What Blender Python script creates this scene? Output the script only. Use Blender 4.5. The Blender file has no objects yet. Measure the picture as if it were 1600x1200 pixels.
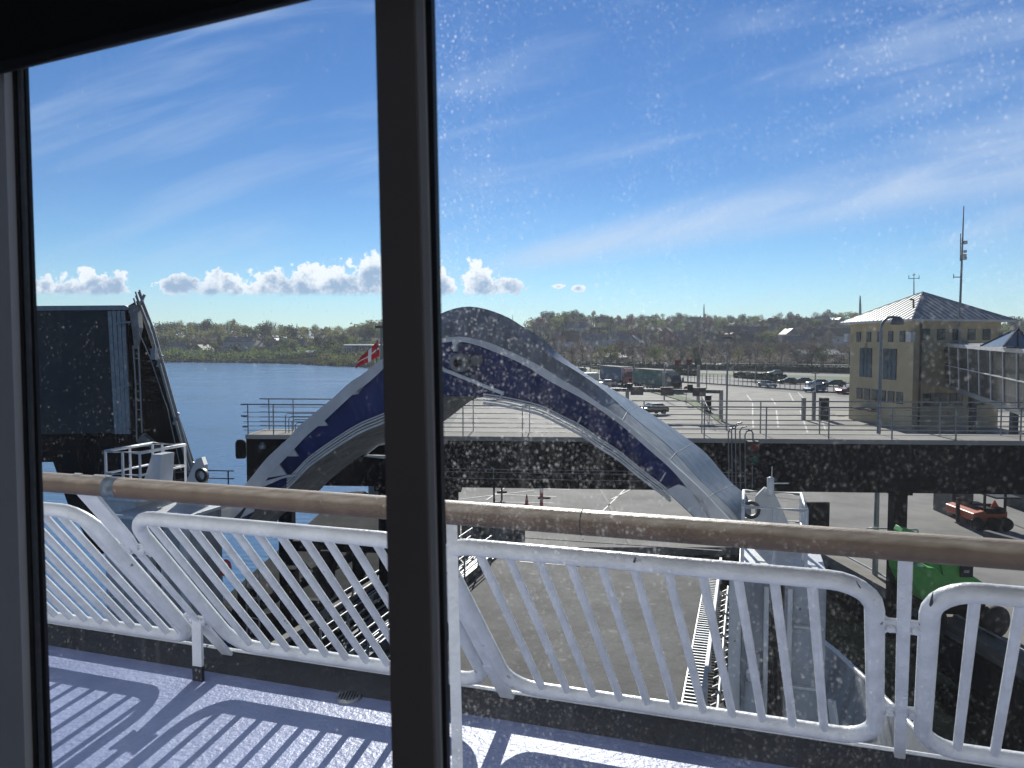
import bpy, math, random
from mathutils import Vector, Matrix
R = math.radians
sc = bpy.context.scene
# ------------------------------------------------------------------ camera
F = 1180.0; YH = 537.0
PITCH = math.atan((600 - YH) / F)
CAM = Vector((0, 0, 9.0))
cam = bpy.data.cameras.new('camera'); co = bpy.data.objects.new('camera', cam); sc.collection.objects.link(co)
co.location = CAM; co.rotation_euler = (math.pi / 2 - PITCH, 0, 0)
cam.sensor_width = 36; cam.lens = 36 * F / 1600; cam.clip_start = .02; cam.clip_end = 6000
cam.dof.use_dof = True; cam.dof.focus_distance = 9.0; cam.dof.aperture_fstop = 9
sc.camera = co
# ------------------------------------------------------------------ sun and sky
SUN_AZ, SUN_EL = R(3.5), R(27.2)
sl = bpy.data.lights.new('sun', 'SUN'); sl.energy = 5.0; sl.angle = R(.5); sl.color = (1, .95, .87)
so = bpy.data.objects.new('sun', sl); sc.collection.objects.link(so)
sdir = Vector((math.sin(SUN_AZ) * math.cos(SUN_EL), math.cos(SUN_AZ) * math.cos(SUN_EL), math.sin(SUN_EL)))
so.rotation_euler = sdir.to_track_quat('Z', 'Y').to_euler(); so.location = (0, 0, 60)
sc.view_settings.view_transform = 'Standard'; sc.view_settings.look = 'None'
sc.view_settings.gamma = 1; sc.view_settings.exposure = 0.36
sc.render.engine = 'CYCLES'
sc.cycles.transparent_max_bounces = 16
sc.cycles.max_bounces = 8

world = bpy.data.worlds.new('World'); sc.world = world; world.use_nodes = True
def build_world():
    nt = world.node_tree; N = nt.nodes; L = nt.links; N.clear()
    def n(t, **k):
        o = N.new(t)
        for a, b in k.items(): setattr(o, a, b)
        return o
    def m(op, a, b=None, c=None, clamp=False):
        o = n('ShaderNodeMath', operation=op); o.use_clamp = clamp
        for i, v in enumerate((a, b, c)):
            if v is None: continue
            if isinstance(v, (int, float)): o.inputs[i].default_value = v
            else: L.new(v, o.inputs[i])
        return o.outputs[0]
    def mapr(v, a, b, c, d, smooth=True):
        o = n('ShaderNodeMapRange'); o.interpolation_type = 'SMOOTHSTEP' if smooth else 'LINEAR'
        L.new(v, o.inputs[0])
        for i, q in enumerate((a, b, c, d)): o.inputs[i + 1].default_value = q
        return o.outputs[0]
    sky = n('ShaderNodeTexSky'); sky.sky_type = 'NISHITA'; sky.sun_disc = False
    sky.sun_elevation = SUN_EL; sky.sun_rotation = SUN_AZ; sky.air_density = 1.0; sky.dust_density = 0.0; sky.ozone_density = 3.0
    geo = n('ShaderNodeTexCoord'); sep = n('ShaderNodeSeparateXYZ'); L.new(geo.outputs['Generated'], sep.inputs[0])
    X, Y, Z = sep.outputs
    Ys = m('MAXIMUM', Y, 0.05)
    u = m('DIVIDE', X, Ys); v = m('DIVIDE', Z, Ys)
    uv = n('ShaderNodeCombineXYZ'); L.new(u, uv.inputs[0]); L.new(v, uv.inputs[1])
    front = mapr(Y, .1, .3, 0, 1)
    # low cumulus bank
    no = n('ShaderNodeTexNoise'); no.inputs['Scale'].default_value = 46; no.inputs['Detail'].default_value = 11; no.inputs['Roughness'].default_value = .66
    L.new(uv.outputs[0], no.inputs['Vector'])
    no2 = n('ShaderNodeTexNoise'); no2.inputs['Scale'].default_value = 16; no2.inputs['Detail'].default_value = 4
    L.new(uv.outputs[0], no2.inputs['Vector'])
    vor = n('ShaderNodeTexVoronoi'); vor.inputs['Scale'].default_value = 70; L.new(uv.outputs[0], vor.inputs['Vector'])
    blobs = [(92, 452, 60, 28), (158, 448, 60, 36), (285, 446, 48, 20), (348, 450, 44, 36), (430, 448, 58, 34), (510, 444, 78, 44), (590, 440, 84, 48), (655, 440, 58, 44),
             (695, 446, 24, 32), (748, 440, 32, 44), (790, 450, 46, 18), (868, 448, 20, 5), (905, 451, 12, 8), (933, 446, 7, 5), (30, 450, 60, 20), (-80, 440, 80, 30)]
    fld = None
    for bx, by, rx, ry in blobs:
        du = m('DIVIDE', m('SUBTRACT', u, (bx - 800) / F), rx / F)
        dv = m('DIVIDE', m('SUBTRACT', v, (YH - by) / F), ry / F)
        d = m('SUBTRACT', 1.0, m('ADD', m('MULTIPLY', du, du), m('MULTIPLY', dv, dv)))
        fld = d if fld is None else m('SMOOTH_MAX', fld, d, .25)
    det = m('ADD', m('MULTIPLY', m('SUBTRACT', no.outputs[0], .5), 3.2), m('MULTIPLY', m('SUBTRACT', .42, vor.outputs[0]), .55))
    fld = m('MAXIMUM', fld, -2.0)
    den = m('ADD', fld, det)
    alpha = mapr(den, .26, .48, 0, 1)
    base = mapr(m('ADD', v, m('MULTIPLY', m('SUBTRACT', no.outputs[0], .5), .010)), (YH - 465) / F, (YH - 455) / F, 0, 1)
    alpha = m('MULTIPLY', alpha, base)
    core = m('ADD', m('MULTIPLY', fld, 1.1), m('MULTIPLY', m('SUBTRACT', no2.outputs[0], .5), 2.2))
    core = m('ADD', core, m('MULTIPLY', m('SUBTRACT', no.outputs[0], .5), 3.4))
    core = m('ADD', core, mapr(v, (YH - 460) / F, (YH - 410) / F, .30, -.45, False)); shade = mapr(core, .45, 1.5, 0, 1)
    ccol = n('ShaderNodeMix'); ccol.data_type = 'RGBA'; L.new(shade, ccol.inputs[0])
    ccol.inputs[6].default_value = (8.2, 8.5, 8.9, 1); ccol.inputs[7].default_value = (2.5, 3.7, 5.4, 1)
    # thin cirrus streaks
    r0 = n('ShaderNodeMapping'); r0.inputs['Rotation'].default_value = (0, 0, R(-15)); L.new(uv.outputs[0], r0.inputs['Vector'])
    rot = n('ShaderNodeMapping'); rot.inputs['Scale'].default_value = (1.3, 8.0, 1); L.new(r0.outputs[0], rot.inputs['Vector'])
    ci = n('ShaderNodeTexNoise'); ci.inputs['Scale'].default_value = 1.7; ci.inputs['Detail'].default_value = 7; ci.inputs['Roughness'].default_value = .55; ci.inputs['Distortion'].default_value = .5
    L.new(rot.outputs[0], ci.inputs['Vector'])
    cia = mapr(ci.outputs[0], .45, .8, 0, .42)
    band = m('SUBTRACT', v, m('ADD', m('MULTIPLY', u, .214), .108))
    bandm = m('MULTIPLY', mapr(m('DIVIDE', m('ABSOLUTE', band), m('ADD', m('MULTIPLY', m('MAXIMUM', u, 0.0), .09), .026)), 0.0, 1.0, 1, 0), mapr(u, -.1, .1, 0, 1))
    cib = m('MULTIPLY', bandm, mapr(ci.outputs[0], .28, .6, .12, .75))
    cia = m('MAXIMUM', cia, cib)
    # bright haze bank at the horizon (left)
    hz = m('MULTIPLY', mapr(m('ADD', v, m('MULTIPLY', m('SUBTRACT', no.outputs[0], .5), .012)), .014, .022, 1, 0), mapr(u, -.2, -.05, .8, 0))
    mix1 = n('ShaderNodeMix'); mix1.data_type = 'RGBA'; L.new(m('MULTIPLY', cia, front), mix1.inputs[0]); 
    # deepen the sky the way a clear spring day reads
    hs = n('ShaderNodeHueSaturation'); hs.inputs['Saturation'].default_value = 1.12; L.new(sky.outputs[0], hs.inputs['Color'])
    tv = n('ShaderNodeMix'); tv.data_type = 'RGBA'; L.new(mapr(v, -.02, .22, 0, 1, False), tv.inputs[0]); tv.inputs[6].default_value = (.60, .79, .93, 1); tv.inputs[7].default_value = (.44, .57, .74, 1)
    tm = n('ShaderNodeMix'); tm.data_type = 'RGBA'; tm.blend_type = 'MULTIPLY'; tm.inputs[0].default_value = 1; L.new(hs.outputs[0], tm.inputs[6]); L.new(tv.outputs[2], tm.inputs[7])
    zen = n('ShaderNodeMix'); zen.data_type = 'RGBA'; L.new(m('MAXIMUM', mapr(Z, .46, .8, 0, 1), mapr(Y, -.1, .5, .85, 0)), zen.inputs[0]); L.new(tm.outputs[2], zen.inputs[6])
    zm = n('ShaderNodeMix'); zm.data_type = 'RGBA'; zm.blend_type = 'MULTIPLY'; zm.inputs[0].default_value = 1; L.new(tm.outputs[2], zm.inputs[6]); zm.inputs[7].default_value = (.28, .32, .38, 1); L.new(zm.outputs[2], zen.inputs[7])
    L.new(zen.outputs[2], mix1.inputs[6]); mix1.inputs[7].default_value = (5.2, 6.1, 7.6, 1)
    mix0 = n('ShaderNodeMix'); mix0.data_type = 'RGBA'; L.new(m('MULTIPLY', hz, front), mix0.inputs[0]); L.new(mix1.outputs[2], mix0.inputs[6]); mix0.inputs[7].default_value = (6.2, 6.7, 7.2, 1)
    mix2 = n('ShaderNodeMix'); mix2.data_type = 'RGBA'; L.new(m('MULTIPLY', alpha, front), mix2.inputs[0])
    L.new(mix0.outputs[2], mix2.inputs[6]); L.new(ccol.outputs[2], mix2.inputs[7])
    bg = n('ShaderNodeBackground'); bg.inputs[1].default_value = .1
    L.new(mix2.outputs[2], bg.inputs[0])
    out = n('ShaderNodeOutputWorld'); L.new(bg.outputs[0], out.inputs[0])
build_world()

# ------------------------------------------------------------------ geometry of the view used to place real things
cp, sp = math.cos(PITCH), math.sin(PITCH)
def ray(x, y):
    a = (x - 800) / F; b = -(y - 600) / F
    return Vector((a, cp + b * sp, -sp + b * cp))
def W(x, y, d):                       # point at distance d along the ground direction +Y
    r = ray(x, y); return CAM + r * (d / r.y)
def G(x, y, z=0.0):                   # point on the level plane z
    r = ray(x, y); return CAM + r * ((z - CAM.z) / r.z)
SA = R(17.4)
A = Vector((math.sin(SA), math.cos(SA), 0)); B = Vector((math.cos(SA), -math.sin(SA), 0)); UP = Vector((0, 0, 1))
def S(a, b, z): return A * a + B * b + UP * z      # ship coordinates: ahead, starboard, height
def VA(x, y, a):                      # point on the athwartships plane a
    r = ray(x, y); t = (a - CAM.dot(A)) / r.dot(A); return CAM + r * t
def PP(x, y, P0, n):
    r = ray(x, y); return CAM + r * ((P0 - CAM).dot(n) / r.dot(n))

# ------------------------------------------------------------------ mesh builder
class MB:
    def __init__(s): s.v = []; s.f = []; s.sm = []
    def add(s, vs, fs, smooth=False):
        o = len(s.v); s.v += [Vector(p) for p in vs]
        for f in fs: s.f.append([i + o for i in f]); s.sm.append(smooth)
        return s
    def box(s, c, sx, sy, sz, ax=None, ay=None, az=None):   # centre, full sizes, axes
        ax = ax or Vector((1, 0, 0)); ay = ay or Vector((0, 1, 0)); az = az or Vector((0, 0, 1)); c = Vector(c)
        vs = [c + ax * (sx / 2 * i) + ay * (sy / 2 * j) + az * (sz / 2 * k) for k in (-1, 1) for j in (-1, 1) for i in (-1, 1)]
        return s.add(vs, [(0, 2, 3, 1), (4, 5, 7, 6), (0, 1, 5, 4), (2, 6, 7, 3), (0, 4, 6, 2), (1, 3, 7, 5)])
    def rbox(s, x0, x1, y0, y1, z0, z1): return s.box(((x0 + x1) / 2, (y0 + y1) / 2, (z0 + z1) / 2), x1 - x0, y1 - y0, z1 - z0)
    def beam(s, p, q, w, h, up=UP):     # rectangular bar from p to q
        p = Vector(p); q = Vector(q); d = q - p; L = d.length
        if L < 1e-6: return s
        d.normalize(); sx = d.cross(up)
        if sx.length < 1e-4: sx = d.cross(Vector((1, 0, 0)))
        sx.normalize(); u = sx.cross(d).normalized()
        return s.box((p + q) / 2, w, L, h, sx, d, u)
    def tube(s, pts, r, n=8, closed=False, cap=True, ell=None):
        pts = [Vector(p) for p in pts]; k = len(pts); rings = []
        rr = r if isinstance(r, (list, tuple)) else [r] * k
        pn = None
        for i, p in enumerate(pts):
            if closed: t = (pts[(i + 1) % k] - pts[i - 1])
            else: t = pts[min(i + 1, k - 1)] - pts[max(i - 1, 0)]
            t.normalize()
            if pn is None:
                pn = t.cross(UP)
                if pn.length < 1e-3: pn = t.cross(Vector((1, 0, 0)))
            pn = (pn - t * pn.dot(t)).normalized(); q = t.cross(pn)
            rings.append([p + (pn * math.cos(2 * math.pi * j / n) + q * math.sin(2 * math.pi * j / n)) * rr[i] for j in range(n)])
        vs = [v for g in rings for v in g]; fs = []
        for i in range(k if closed else k - 1):
            a = i * n; b = ((i + 1) % k) * n
            for j in range(n): fs.append((a + j, b + j, b + (j + 1) % n, a + (j + 1) % n))
        s.add(vs, fs, True)
        if cap and not closed:
            s.add(rings[0], [list(range(n))]); s.add(rings[-1], [list(range(n))[::-1]])
        return s
    def prism(s, poly, d):              # extrude a 3D polygon by vector d
        n = len(poly); poly = [Vector(p) for p in poly]; d = Vector(d)
        return s.add(poly + [p + d for p in poly], [list(range(n))[::-1], list(range(n, 2 * n))] + [(i, (i + 1) % n, n + (i + 1) % n, n + i) for i in range(n)])
    def strip(s, a, b, smooth=True):    # surface between two polylines
        n = len(a); return s.add(list(a) + list(b), [(i, i + 1, n + i + 1, n + i) for i in range(n - 1)], smooth)
    def lathe(s, c, prof, n=16, ax=UP, cap=True):
        c = Vector(c); ax = Vector(ax).normalized(); e = ax.cross(Vector((1, 0, 0)))
        if e.length < .1: e = ax.cross(Vector((0, 1, 0)))
        e.normalize(); g = ax.cross(e); vs = []
        for r, h in prof: vs += [c + ax * h + (e * math.cos(2 * math.pi * j / n) + g * math.sin(2 * math.pi * j / n)) * r for j in range(n)]
        fs = [(i * n + j, i * n + (j + 1) % n, (i + 1) * n + (j + 1) % n, (i + 1) * n + j) for i in range(len(prof) - 1) for j in range(n)]
        if cap: fs += [list(range(n))[::-1], [(len(prof) - 1) * n + j for j in range(n)]]
        return s.add(vs, fs, True)
    def build(s, name, mat, parent=None, bevel=0, normals=True):
        me = bpy.data.meshes.new(name)
        if parent is not None: inv = mw(parent).inverted()
        else:
            xs = [v.x for v in s.v]; ys = [v.y for v in s.v]; zs = [v.z for v in s.v]
            base = Vector(((min(xs) + max(xs)) / 2, (min(ys) + max(ys)) / 2, min(zs))); inv = Matrix.Translation(-base)
        me.from_pydata([inv @ v for v in s.v], [], s.f)
        me.polygons.foreach_set('use_smooth', s.sm); me.update()
        mats = mat if isinstance(mat, list) else [mat]
        for q in mats: me.materials.append(q)
        if normals:
            import bmesh
            bm = bmesh.new(); bm.from_mesh(me); bmesh.ops.recalc_face_normals(bm, faces=bm.faces); bm.to_mesh(me); bm.free()
        ob = bpy.data.objects.new(name, me); sc.collection.objects.link(ob)
        if parent is not None: ob.parent = parent
        else: ob.location = base
        if bevel:
            b = ob.modifiers.new('bevel', 'BEVEL'); b.width = bevel; b.segments = 2; b.limit_method = 'ANGLE'
        return ob
def mw(o):
    m = Matrix.Translation(o.location) @ o.rotation_euler.to_matrix().to_4x4()
    return mw(o.parent) @ m if o.parent else m
def tag(o, label=None, cat=None, group=None, kind=None):
    if label: o['label'] = label
    if cat: o['category'] = cat
    if group: o['group'] = group
    if kind: o['kind'] = kind
    return o
def thing(name, label, cat, loc, rz=0, group=None):
    o = bpy.data.objects.new(name, None); sc.collection.objects.link(o); o.empty_display_size = .2
    o.location = loc; o.rotation_euler = (0, 0, rz); return tag(o, label, cat, group)
def copy_tree(o, loc, rz=0, scale=None, label=None, group=None):
    c = o.copy(); sc.collection.objects.link(c); c.location = loc; c.rotation_euler = (0, 0, rz)
    if scale: c.scale = scale if hasattr(scale, '__len__') else (scale,) * 3
    if label: c['label'] = label
    if group: c['group'] = group
    def rec(a, b):
        for ch in [q for q in a.children]:
            d = ch.copy(); sc.collection.objects.link(d); d.parent = b; rec(ch, d)
    rec(o, c); return c

# ------------------------------------------------------------------ materials
def mat(name, col, rough=.6, metal=0.0, var=.15, scale=4.0, bump=0.0, bscale=None, stretch=(1, 1, 1), col2=None, edge=(.35, .65), spots=None, rand=0.0, spec=.5):
    m = bpy.data.materials.new(name); m.use_nodes = True; nt = m.node_tree; N = nt.nodes; L = nt.links
    b = N['Principled BSDF']; b.inputs['Roughness'].default_value = rough; b.inputs['Metallic'].default_value = metal
    b.inputs['Specular IOR Level'].default_value = spec
    tc = N.new('ShaderNodeTexCoord'); mp = N.new('ShaderNodeMapping'); mp.inputs['Scale'].default_value = stretch
    L.new(tc.outputs['Object'], mp.inputs['Vector'])
    no = N.new('ShaderNodeTexNoise'); no.inputs['Scale'].default_value = scale; no.inputs['Detail'].default_value = 6; no.inputs['Roughness'].default_value = .6
    L.new(mp.outputs[0], no.inputs['Vector'])
    cr = N.new('ShaderNodeMapRange'); cr.inputs[1].default_value = edge[0]; cr.inputs[2].default_value = edge[1]; L.new(no.outputs[0], cr.inputs[0])
    mx = N.new('ShaderNodeMix'); mx.data_type = 'RGBA'; L.new(cr.outputs[0], mx.inputs[0])
    c2 = col2 or tuple(c * (1 - var) for c in col); c1 = tuple(min(1, c * (1 + var * .5)) for c in col) if not col2 else col
    mx.inputs[6].default_value = (*c2, 1); mx.inputs[7].default_value = (*c1, 1); src = mx.outputs[2]
    if spots:
        sn = N.new('ShaderNodeTexNoise'); sn.inputs['Scale'].default_value = spots[1]; sn.inputs['Detail'].default_value = 5; L.new(tc.outputs['Object'], sn.inputs['Vector'])
        sr = N.new('ShaderNodeMapRange'); sr.inputs[1].default_value = spots[2]; sr.inputs[2].default_value = spots[2] + .05; L.new(sn.outputs[0], sr.inputs[0])
        s2 = N.new('ShaderNodeMix'); s2.data_type = 'RGBA'; L.new(sr.outputs[0], s2.inputs[0]); L.new(src, s2.inputs[6]); s2.inputs[7].default_value = (*spots[0], 1); src = s2.outputs[2]
    if rand:
        oi = N.new('ShaderNodeObjectInfo'); hs = N.new('ShaderNodeHueSaturation')
        mr = N.new('ShaderNodeMapRange'); mr.inputs[3].default_value = 1 - rand; mr.inputs[4].default_value = 1 + rand; L.new(oi.outputs['Random'], mr.inputs[0]); L.new(mr.outputs[0], hs.inputs['Value'])
        mh = N.new('ShaderNodeMapRange'); mh.inputs[3].default_value = .5 + rand * .05; mh.inputs[4].default_value = .5 - rand * .07; L.new(oi.outputs['Random'], mh.inputs[0]); L.new(mh.outputs[0], hs.inputs['Hue'])
        L.new(src, hs.inputs['Color']); src = hs.outputs[0]
    L.new(src, b.inputs['Base Color'])
    if bump:
        bn = N.new('ShaderNodeTexNoise'); bn.inputs['Scale'].default_value = bscale or scale * 6; bn.inputs['Detail'].default_value = 4; L.new(mp.outputs[0], bn.inputs['Vector'])
        bp = N.new('ShaderNodeBump'); bp.inputs['Strength'].default_value = bump; bp.inputs['Distance'].default_value = .02; L.new(bn.outputs[0], bp.inputs['Height']); L.new(bp.outputs[0], b.inputs['Normal'])
    return m
m_white = mat('white_rail_paint', (.74, .76, .78), .34, var=.14, scale=9, bump=.2, bscale=60, spots=((.10, .075, .06), 15, .695))
m_white2 = mat('white_hull_paint', (.62, .64, .66), .5, var=.28, scale=1.3, bump=.1, stretch=(1, 1, .4), spots=((.3, .25, .2), 4, .73))
m_teak = mat('weathered_teak_lit_top', (.46, .39, .31), .42, scale=3, stretch=(1.0, 16, 16), col2=(.30, .235, .175), bump=.25, bscale=14, spec=.5)
def teak():                                # sunlit top painted pale, shaded underside painted brown, mixed by normal
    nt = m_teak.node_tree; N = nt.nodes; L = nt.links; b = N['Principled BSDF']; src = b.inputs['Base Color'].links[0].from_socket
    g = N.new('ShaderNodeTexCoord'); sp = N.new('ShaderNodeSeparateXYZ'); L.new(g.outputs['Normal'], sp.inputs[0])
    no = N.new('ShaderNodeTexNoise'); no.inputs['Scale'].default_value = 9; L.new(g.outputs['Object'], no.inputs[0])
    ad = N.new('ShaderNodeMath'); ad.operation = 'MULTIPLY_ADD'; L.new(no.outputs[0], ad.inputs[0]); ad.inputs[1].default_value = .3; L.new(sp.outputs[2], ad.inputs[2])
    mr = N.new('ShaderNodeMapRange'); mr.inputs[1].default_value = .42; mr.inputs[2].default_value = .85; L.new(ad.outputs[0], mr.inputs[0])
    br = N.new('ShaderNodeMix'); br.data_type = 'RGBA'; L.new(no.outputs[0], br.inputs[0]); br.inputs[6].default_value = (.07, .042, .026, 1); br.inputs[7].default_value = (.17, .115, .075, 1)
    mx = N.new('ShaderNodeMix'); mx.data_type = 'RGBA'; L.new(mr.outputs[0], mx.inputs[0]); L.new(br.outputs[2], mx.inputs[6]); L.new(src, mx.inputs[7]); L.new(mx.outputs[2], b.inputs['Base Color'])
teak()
m_deck = None
m_black = mat('black_rubber', (.012, .013, .015), .5, var=.3)
m_mull = mat('dark_frame_paint', (.19, .17, .165), .55, var=.05, scale=3)
m_alu = mat('grey_aluminium', (.50, .52, .56), .5, .0, var=.1, stretch=(20, 20, 1))
m_inwall = mat('grey_wall_panel', (.66, .68, .72), .7, var=.05)
m_blind = mat('black_blind_fabric', (.01, .01, .011), .95, var=.3, scale=200, bump=.4, bscale=900)
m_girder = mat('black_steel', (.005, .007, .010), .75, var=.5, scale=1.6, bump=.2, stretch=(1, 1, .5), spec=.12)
m_steel = mat('galvanised_steel', (.30, .31, .32), .45, .6, var=.2, scale=8)
m_dsteel = mat('dark_steel', (.09, .095, .10), .5, .5, var=.3, scale=5)
m_shell = mat('grey_visor_shell_paint', (.27, .285, .30), .5, var=.38, scale=1.6, bump=.12, stretch=(2.2, 2.2, .35), spots=((.22, .2, .18), 3, .74))
m_rim = mat('pale_visor_rim_paint', (.70, .70, .70), .5, var=.15, scale=2, spots=((.25, .2, .16), 5, .72))
m_blue = mat('deep_blue_paint', (.020, .034, .15), .5, var=.35, scale=1.2, bump=.1, stretch=(1, 1, .4))
m_soff = mat('grubby_grey_inner_paint', (.27, .27, .26), .6, var=.4, scale=2.2, bump=.2)
m_conc = mat('apron_concrete', (.285, .28, .262), .9, var=.3, scale=.25, bump=.3, bscale=6, spec=.15)
m_lane = mat('pale_lane_concrete', (.40, .385, .35), .9, var=.2, scale=.3, bump=.2, bscale=6, spec=.12)
m_asph = mat('ramp_asphalt', (.098, .099, .099), .85, var=.45, scale=.9, bump=.5, bscale=10, spots=((.19, .185, .17), 1.6, .66), spec=.3)
m_road = mat('grey_asphalt', (.19, .19, .185), .9, var=.2, scale=.2)
m_line = mat('worn_white_line', (.55, .55, .53), .7, var=.3, scale=3)
m_dark = mat('tar_seam', (.05, .05, .05), .8)
m_yellow = mat('ochre_render', (.58, .49, .32), .85, var=.18, scale=.5, col2=(.48, .40, .25), bump=.1, spots=((.36, .24, .13), .5, .67))
m_zinc = mat('standing_seam_zinc', (.42, .43, .42), .5, .1, var=.25, scale=1.0)
m_glassd = mat('dark_window_glass', (.05, .075, .09), .12, 0, var=.3, scale=.6, spec=.8)
m_green = mat('green_machine_paint', (.14, .55, .10), .4, var=.15)
m_red = mat('red_orange_machine_paint', (.50, .09, .03), .45, var=.2)
m_tyre = mat('tyre_rubber', (.02, .02, .02), .8)
m_grass = mat('short_grass', (.10, .14, .045), .95, var=.35, scale=.08, bump=.2)
m_hedge = mat('hedge_leaves', (.045, .065, .025), .8, var=.5, scale=1.2, rand=.2)
m_fender = mat('quay_fender_timber', (.016, .019, .020), .9, var=.6, scale=1.2, bump=.5, stretch=(1, 1, .25), spec=.08)
m_rock = mat('boulder_stone', (.13, .125, .12), .9, var=.5, scale=1)
def leaf(name, c, c2, rand=.28):
    m = mat(name, c, .75, var=.4, scale=.22, col2=c2, rand=rand); nt = m.node_tree; N = nt.nodes; L = nt.links
    b = N['Principled BSDF']; src = b.inputs['Base Color'].links[0].from_socket
    tl = N.new('ShaderNodeBsdfTranslucent'); L.new(src, tl.inputs[0]); mx = N.new('ShaderNodeMixShader'); mx.inputs[0].default_value = .45
    L.new(b.outputs[0], mx.inputs[1]); L.new(tl.outputs[0], mx.inputs[2]); L.new(mx.outputs[0], N['Material Output'].inputs[0]); return m
m_leaf = [leaf('spring_green_leaves', (.26, .33, .075), (.12, .16, .045)), leaf('olive_budding_leaves', (.21, .23, .075), (.105, .11, .045)),
          leaf('grey_brown_twigs', (.18, .15, .12), (.10, .085, .07)), leaf('dark_evergreen_leaves', (.06, .085, .035), (.03, .045, .022)), leaf('copper_leaves', (.13, .06, .06), (.07, .034, .036))]
m_bark = mat('bark', (.055, .045, .035), .9, var=.4, scale=2)

# deck paint: violet blue, gritty, semi-gloss
m_deck = mat('violet_blue_deck_paint', (.26, .305, .48), .46, var=.22, scale=2.4, bump=.4, bscale=46, col2=(.19, .23, .38), spots=((.42, .42, .46), 3.1, .70), spec=.4)
m_coam = mat('coaming_paint_and_shade', (.014, .018, .028), .6, var=.4, scale=5, bump=.3)

def glass_mat(name, dens, strength, film, grad=False):
    m = bpy.data.materials.new(name); m.use_nodes = True; nt = m.node_tree; N = nt.nodes; L = nt.links; N.clear()
    out = N.new('ShaderNodeOutputMaterial'); tr = N.new('ShaderNodeBsdfTransparent'); tr.inputs[0].default_value = (.95, .965, .97, 1)
    tl = N.new('ShaderNodeBsdfTranslucent'); tl.inputs[0].default_value = (.95, .96, 1, 1); df = N.new('ShaderNodeBsdfDiffuse'); df.inputs[0].default_value = (.6, .62, .66, 1)
    ms = N.new('ShaderNodeMixShader'); ms.inputs[0].default_value = .3; L.new(tl.outputs[0], ms.inputs[1]); L.new(df.outputs[0], ms.inputs[2])
    tc = N.new('ShaderNodeTexCoord')
    def math_(op, a, b=None):
        o = N.new('ShaderNodeMath'); o.operation = op
        for i, v in enumerate((a, b)):
            if v is None: continue
            if isinstance(v, (int, float)): o.inputs[i].default_value = v
            else: L.new(v, o.inputs[i])
        return o.outputs[0]
    def rng(v, a, b, c, d):
        o = N.new('ShaderNodeMapRange'); L.new(v, o.inputs[0])
        for i, q in enumerate((a, b, c, d)): o.inputs[i + 1].default_value = q
        return o.outputs[0]
    tot = None
    for sc_, rad, st in ((170, .30, .9), (330, .34, .8), (95, .17, .9), (620, .36, .45)):
        mp = N.new('ShaderNodeMapping'); mp.inputs['Scale'].default_value = (1, 1, .72); mp.inputs['Rotation'].default_value = (0, R(12), 0); L.new(tc.outputs['Object'], mp.inputs[0])
        vo = N.new('ShaderNodeTexVoronoi'); vo.inputs['Scale'].default_value = sc_; L.new(mp.outputs[0], vo.inputs['Vector'])
        sr = N.new('ShaderNodeSeparateColor'); L.new(vo.outputs['Color'], sr.inputs[0])
        on = rng(sr.outputs[0], 1 - dens, 1 - dens + .02, 0, 1); r_ = rng(sr.outputs[1], 0, 1, rad * .45, rad)
        d = math_('DIVIDE', vo.outputs['Distance'], r_)
        k = math_('MULTIPLY', math_('MULTIPLY', rng(d, .4, 1.0, 1, 0), on), rng(sr.outputs[2], 0, 1, .25 * st, st))
        tot = k if tot is None else math_('MAXIMUM', tot, k)
    cl = N.new('ShaderNodeTexNoise'); cl.inputs['Scale'].default_value = 4.5; cl.inputs['Detail'].default_value = 3; L.new(tc.outputs['Object'], cl.inputs['Vector'])
    cl2 = N.new('ShaderNodeTexNoise'); cl2.inputs['Scale'].default_value = 22; cl2.inputs['Detail'].default_value = 4; L.new(tc.outputs['Object'], cl2.inputs['Vector'])
    tot = math_('MULTIPLY', math_('MULTIPLY', tot, rng(cl.outputs[0], .36, .60, .20, 1.1)), rng(cl2.outputs[0], .35, .62, .25, 1.1))
    sm1 = N.new('ShaderNodeMapping'); sm1.inputs['Scale'].default_value = (60, 60, 3.5); L.new(tc.outputs['Object'], sm1.inputs[0])
    smn = N.new('ShaderNodeTexNoise'); smn.inputs['Scale'].default_value = 1; smn.inputs['Detail'].default_value = 5; L.new(sm1.outputs[0], smn.inputs['Vector'])
    tot = math_('ADD', tot, math_('MULTIPLY', rng(smn.outputs[0], .55, .8, 0, .06), rng(cl.outputs[0], .42, .6, 0, 1)))
    fl = N.new('ShaderNodeTexNoise'); fl.inputs['Scale'].default_value = 9; fl.inputs['Detail'].default_value = 6; L.new(tc.outputs['Object'], fl.inputs['Vector'])
    if grad:                               # salt gathers near the frame and high on the pane
        sp = N.new('ShaderNodeSeparateXYZ'); L.new(tc.outputs['Object'], sp.inputs[0])
        gx = rng(sp.outputs[0], 0.0, .55, 1.0, .38); gz = rng(sp.outputs[2], .45, 1.1, .55, 1.15); tot = math_('MULTIPLY', tot, math_('MULTIPLY', gx, gz))
    a = math_('ADD', math_('MULTIPLY', tot, strength), math_('MULTIPLY', rng(fl.outputs[0], .35, .75, .3, 1), film))
    mx = N.new('ShaderNodeMixShader'); L.new(a, mx.inputs[0]); L.new(tr.outputs[0], mx.inputs[1]); L.new(ms.outputs[0], mx.inputs[2])
    gl = N.new('ShaderNodeBsdfGlossy'); gl.inputs['Roughness'].default_value = .02
    fr = N.new('ShaderNodeLayerWeight'); fr.inputs[0].default_value = .3
    m2 = N.new('ShaderNodeMixShader'); L.new(math_('MULTIPLY', math_('POWER', fr.outputs['Facing'], 5.0), .5), m2.inputs[0]); L.new(mx.outputs[0], m2.inputs[1]); L.new(gl.outputs[0], m2.inputs[2])
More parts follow.
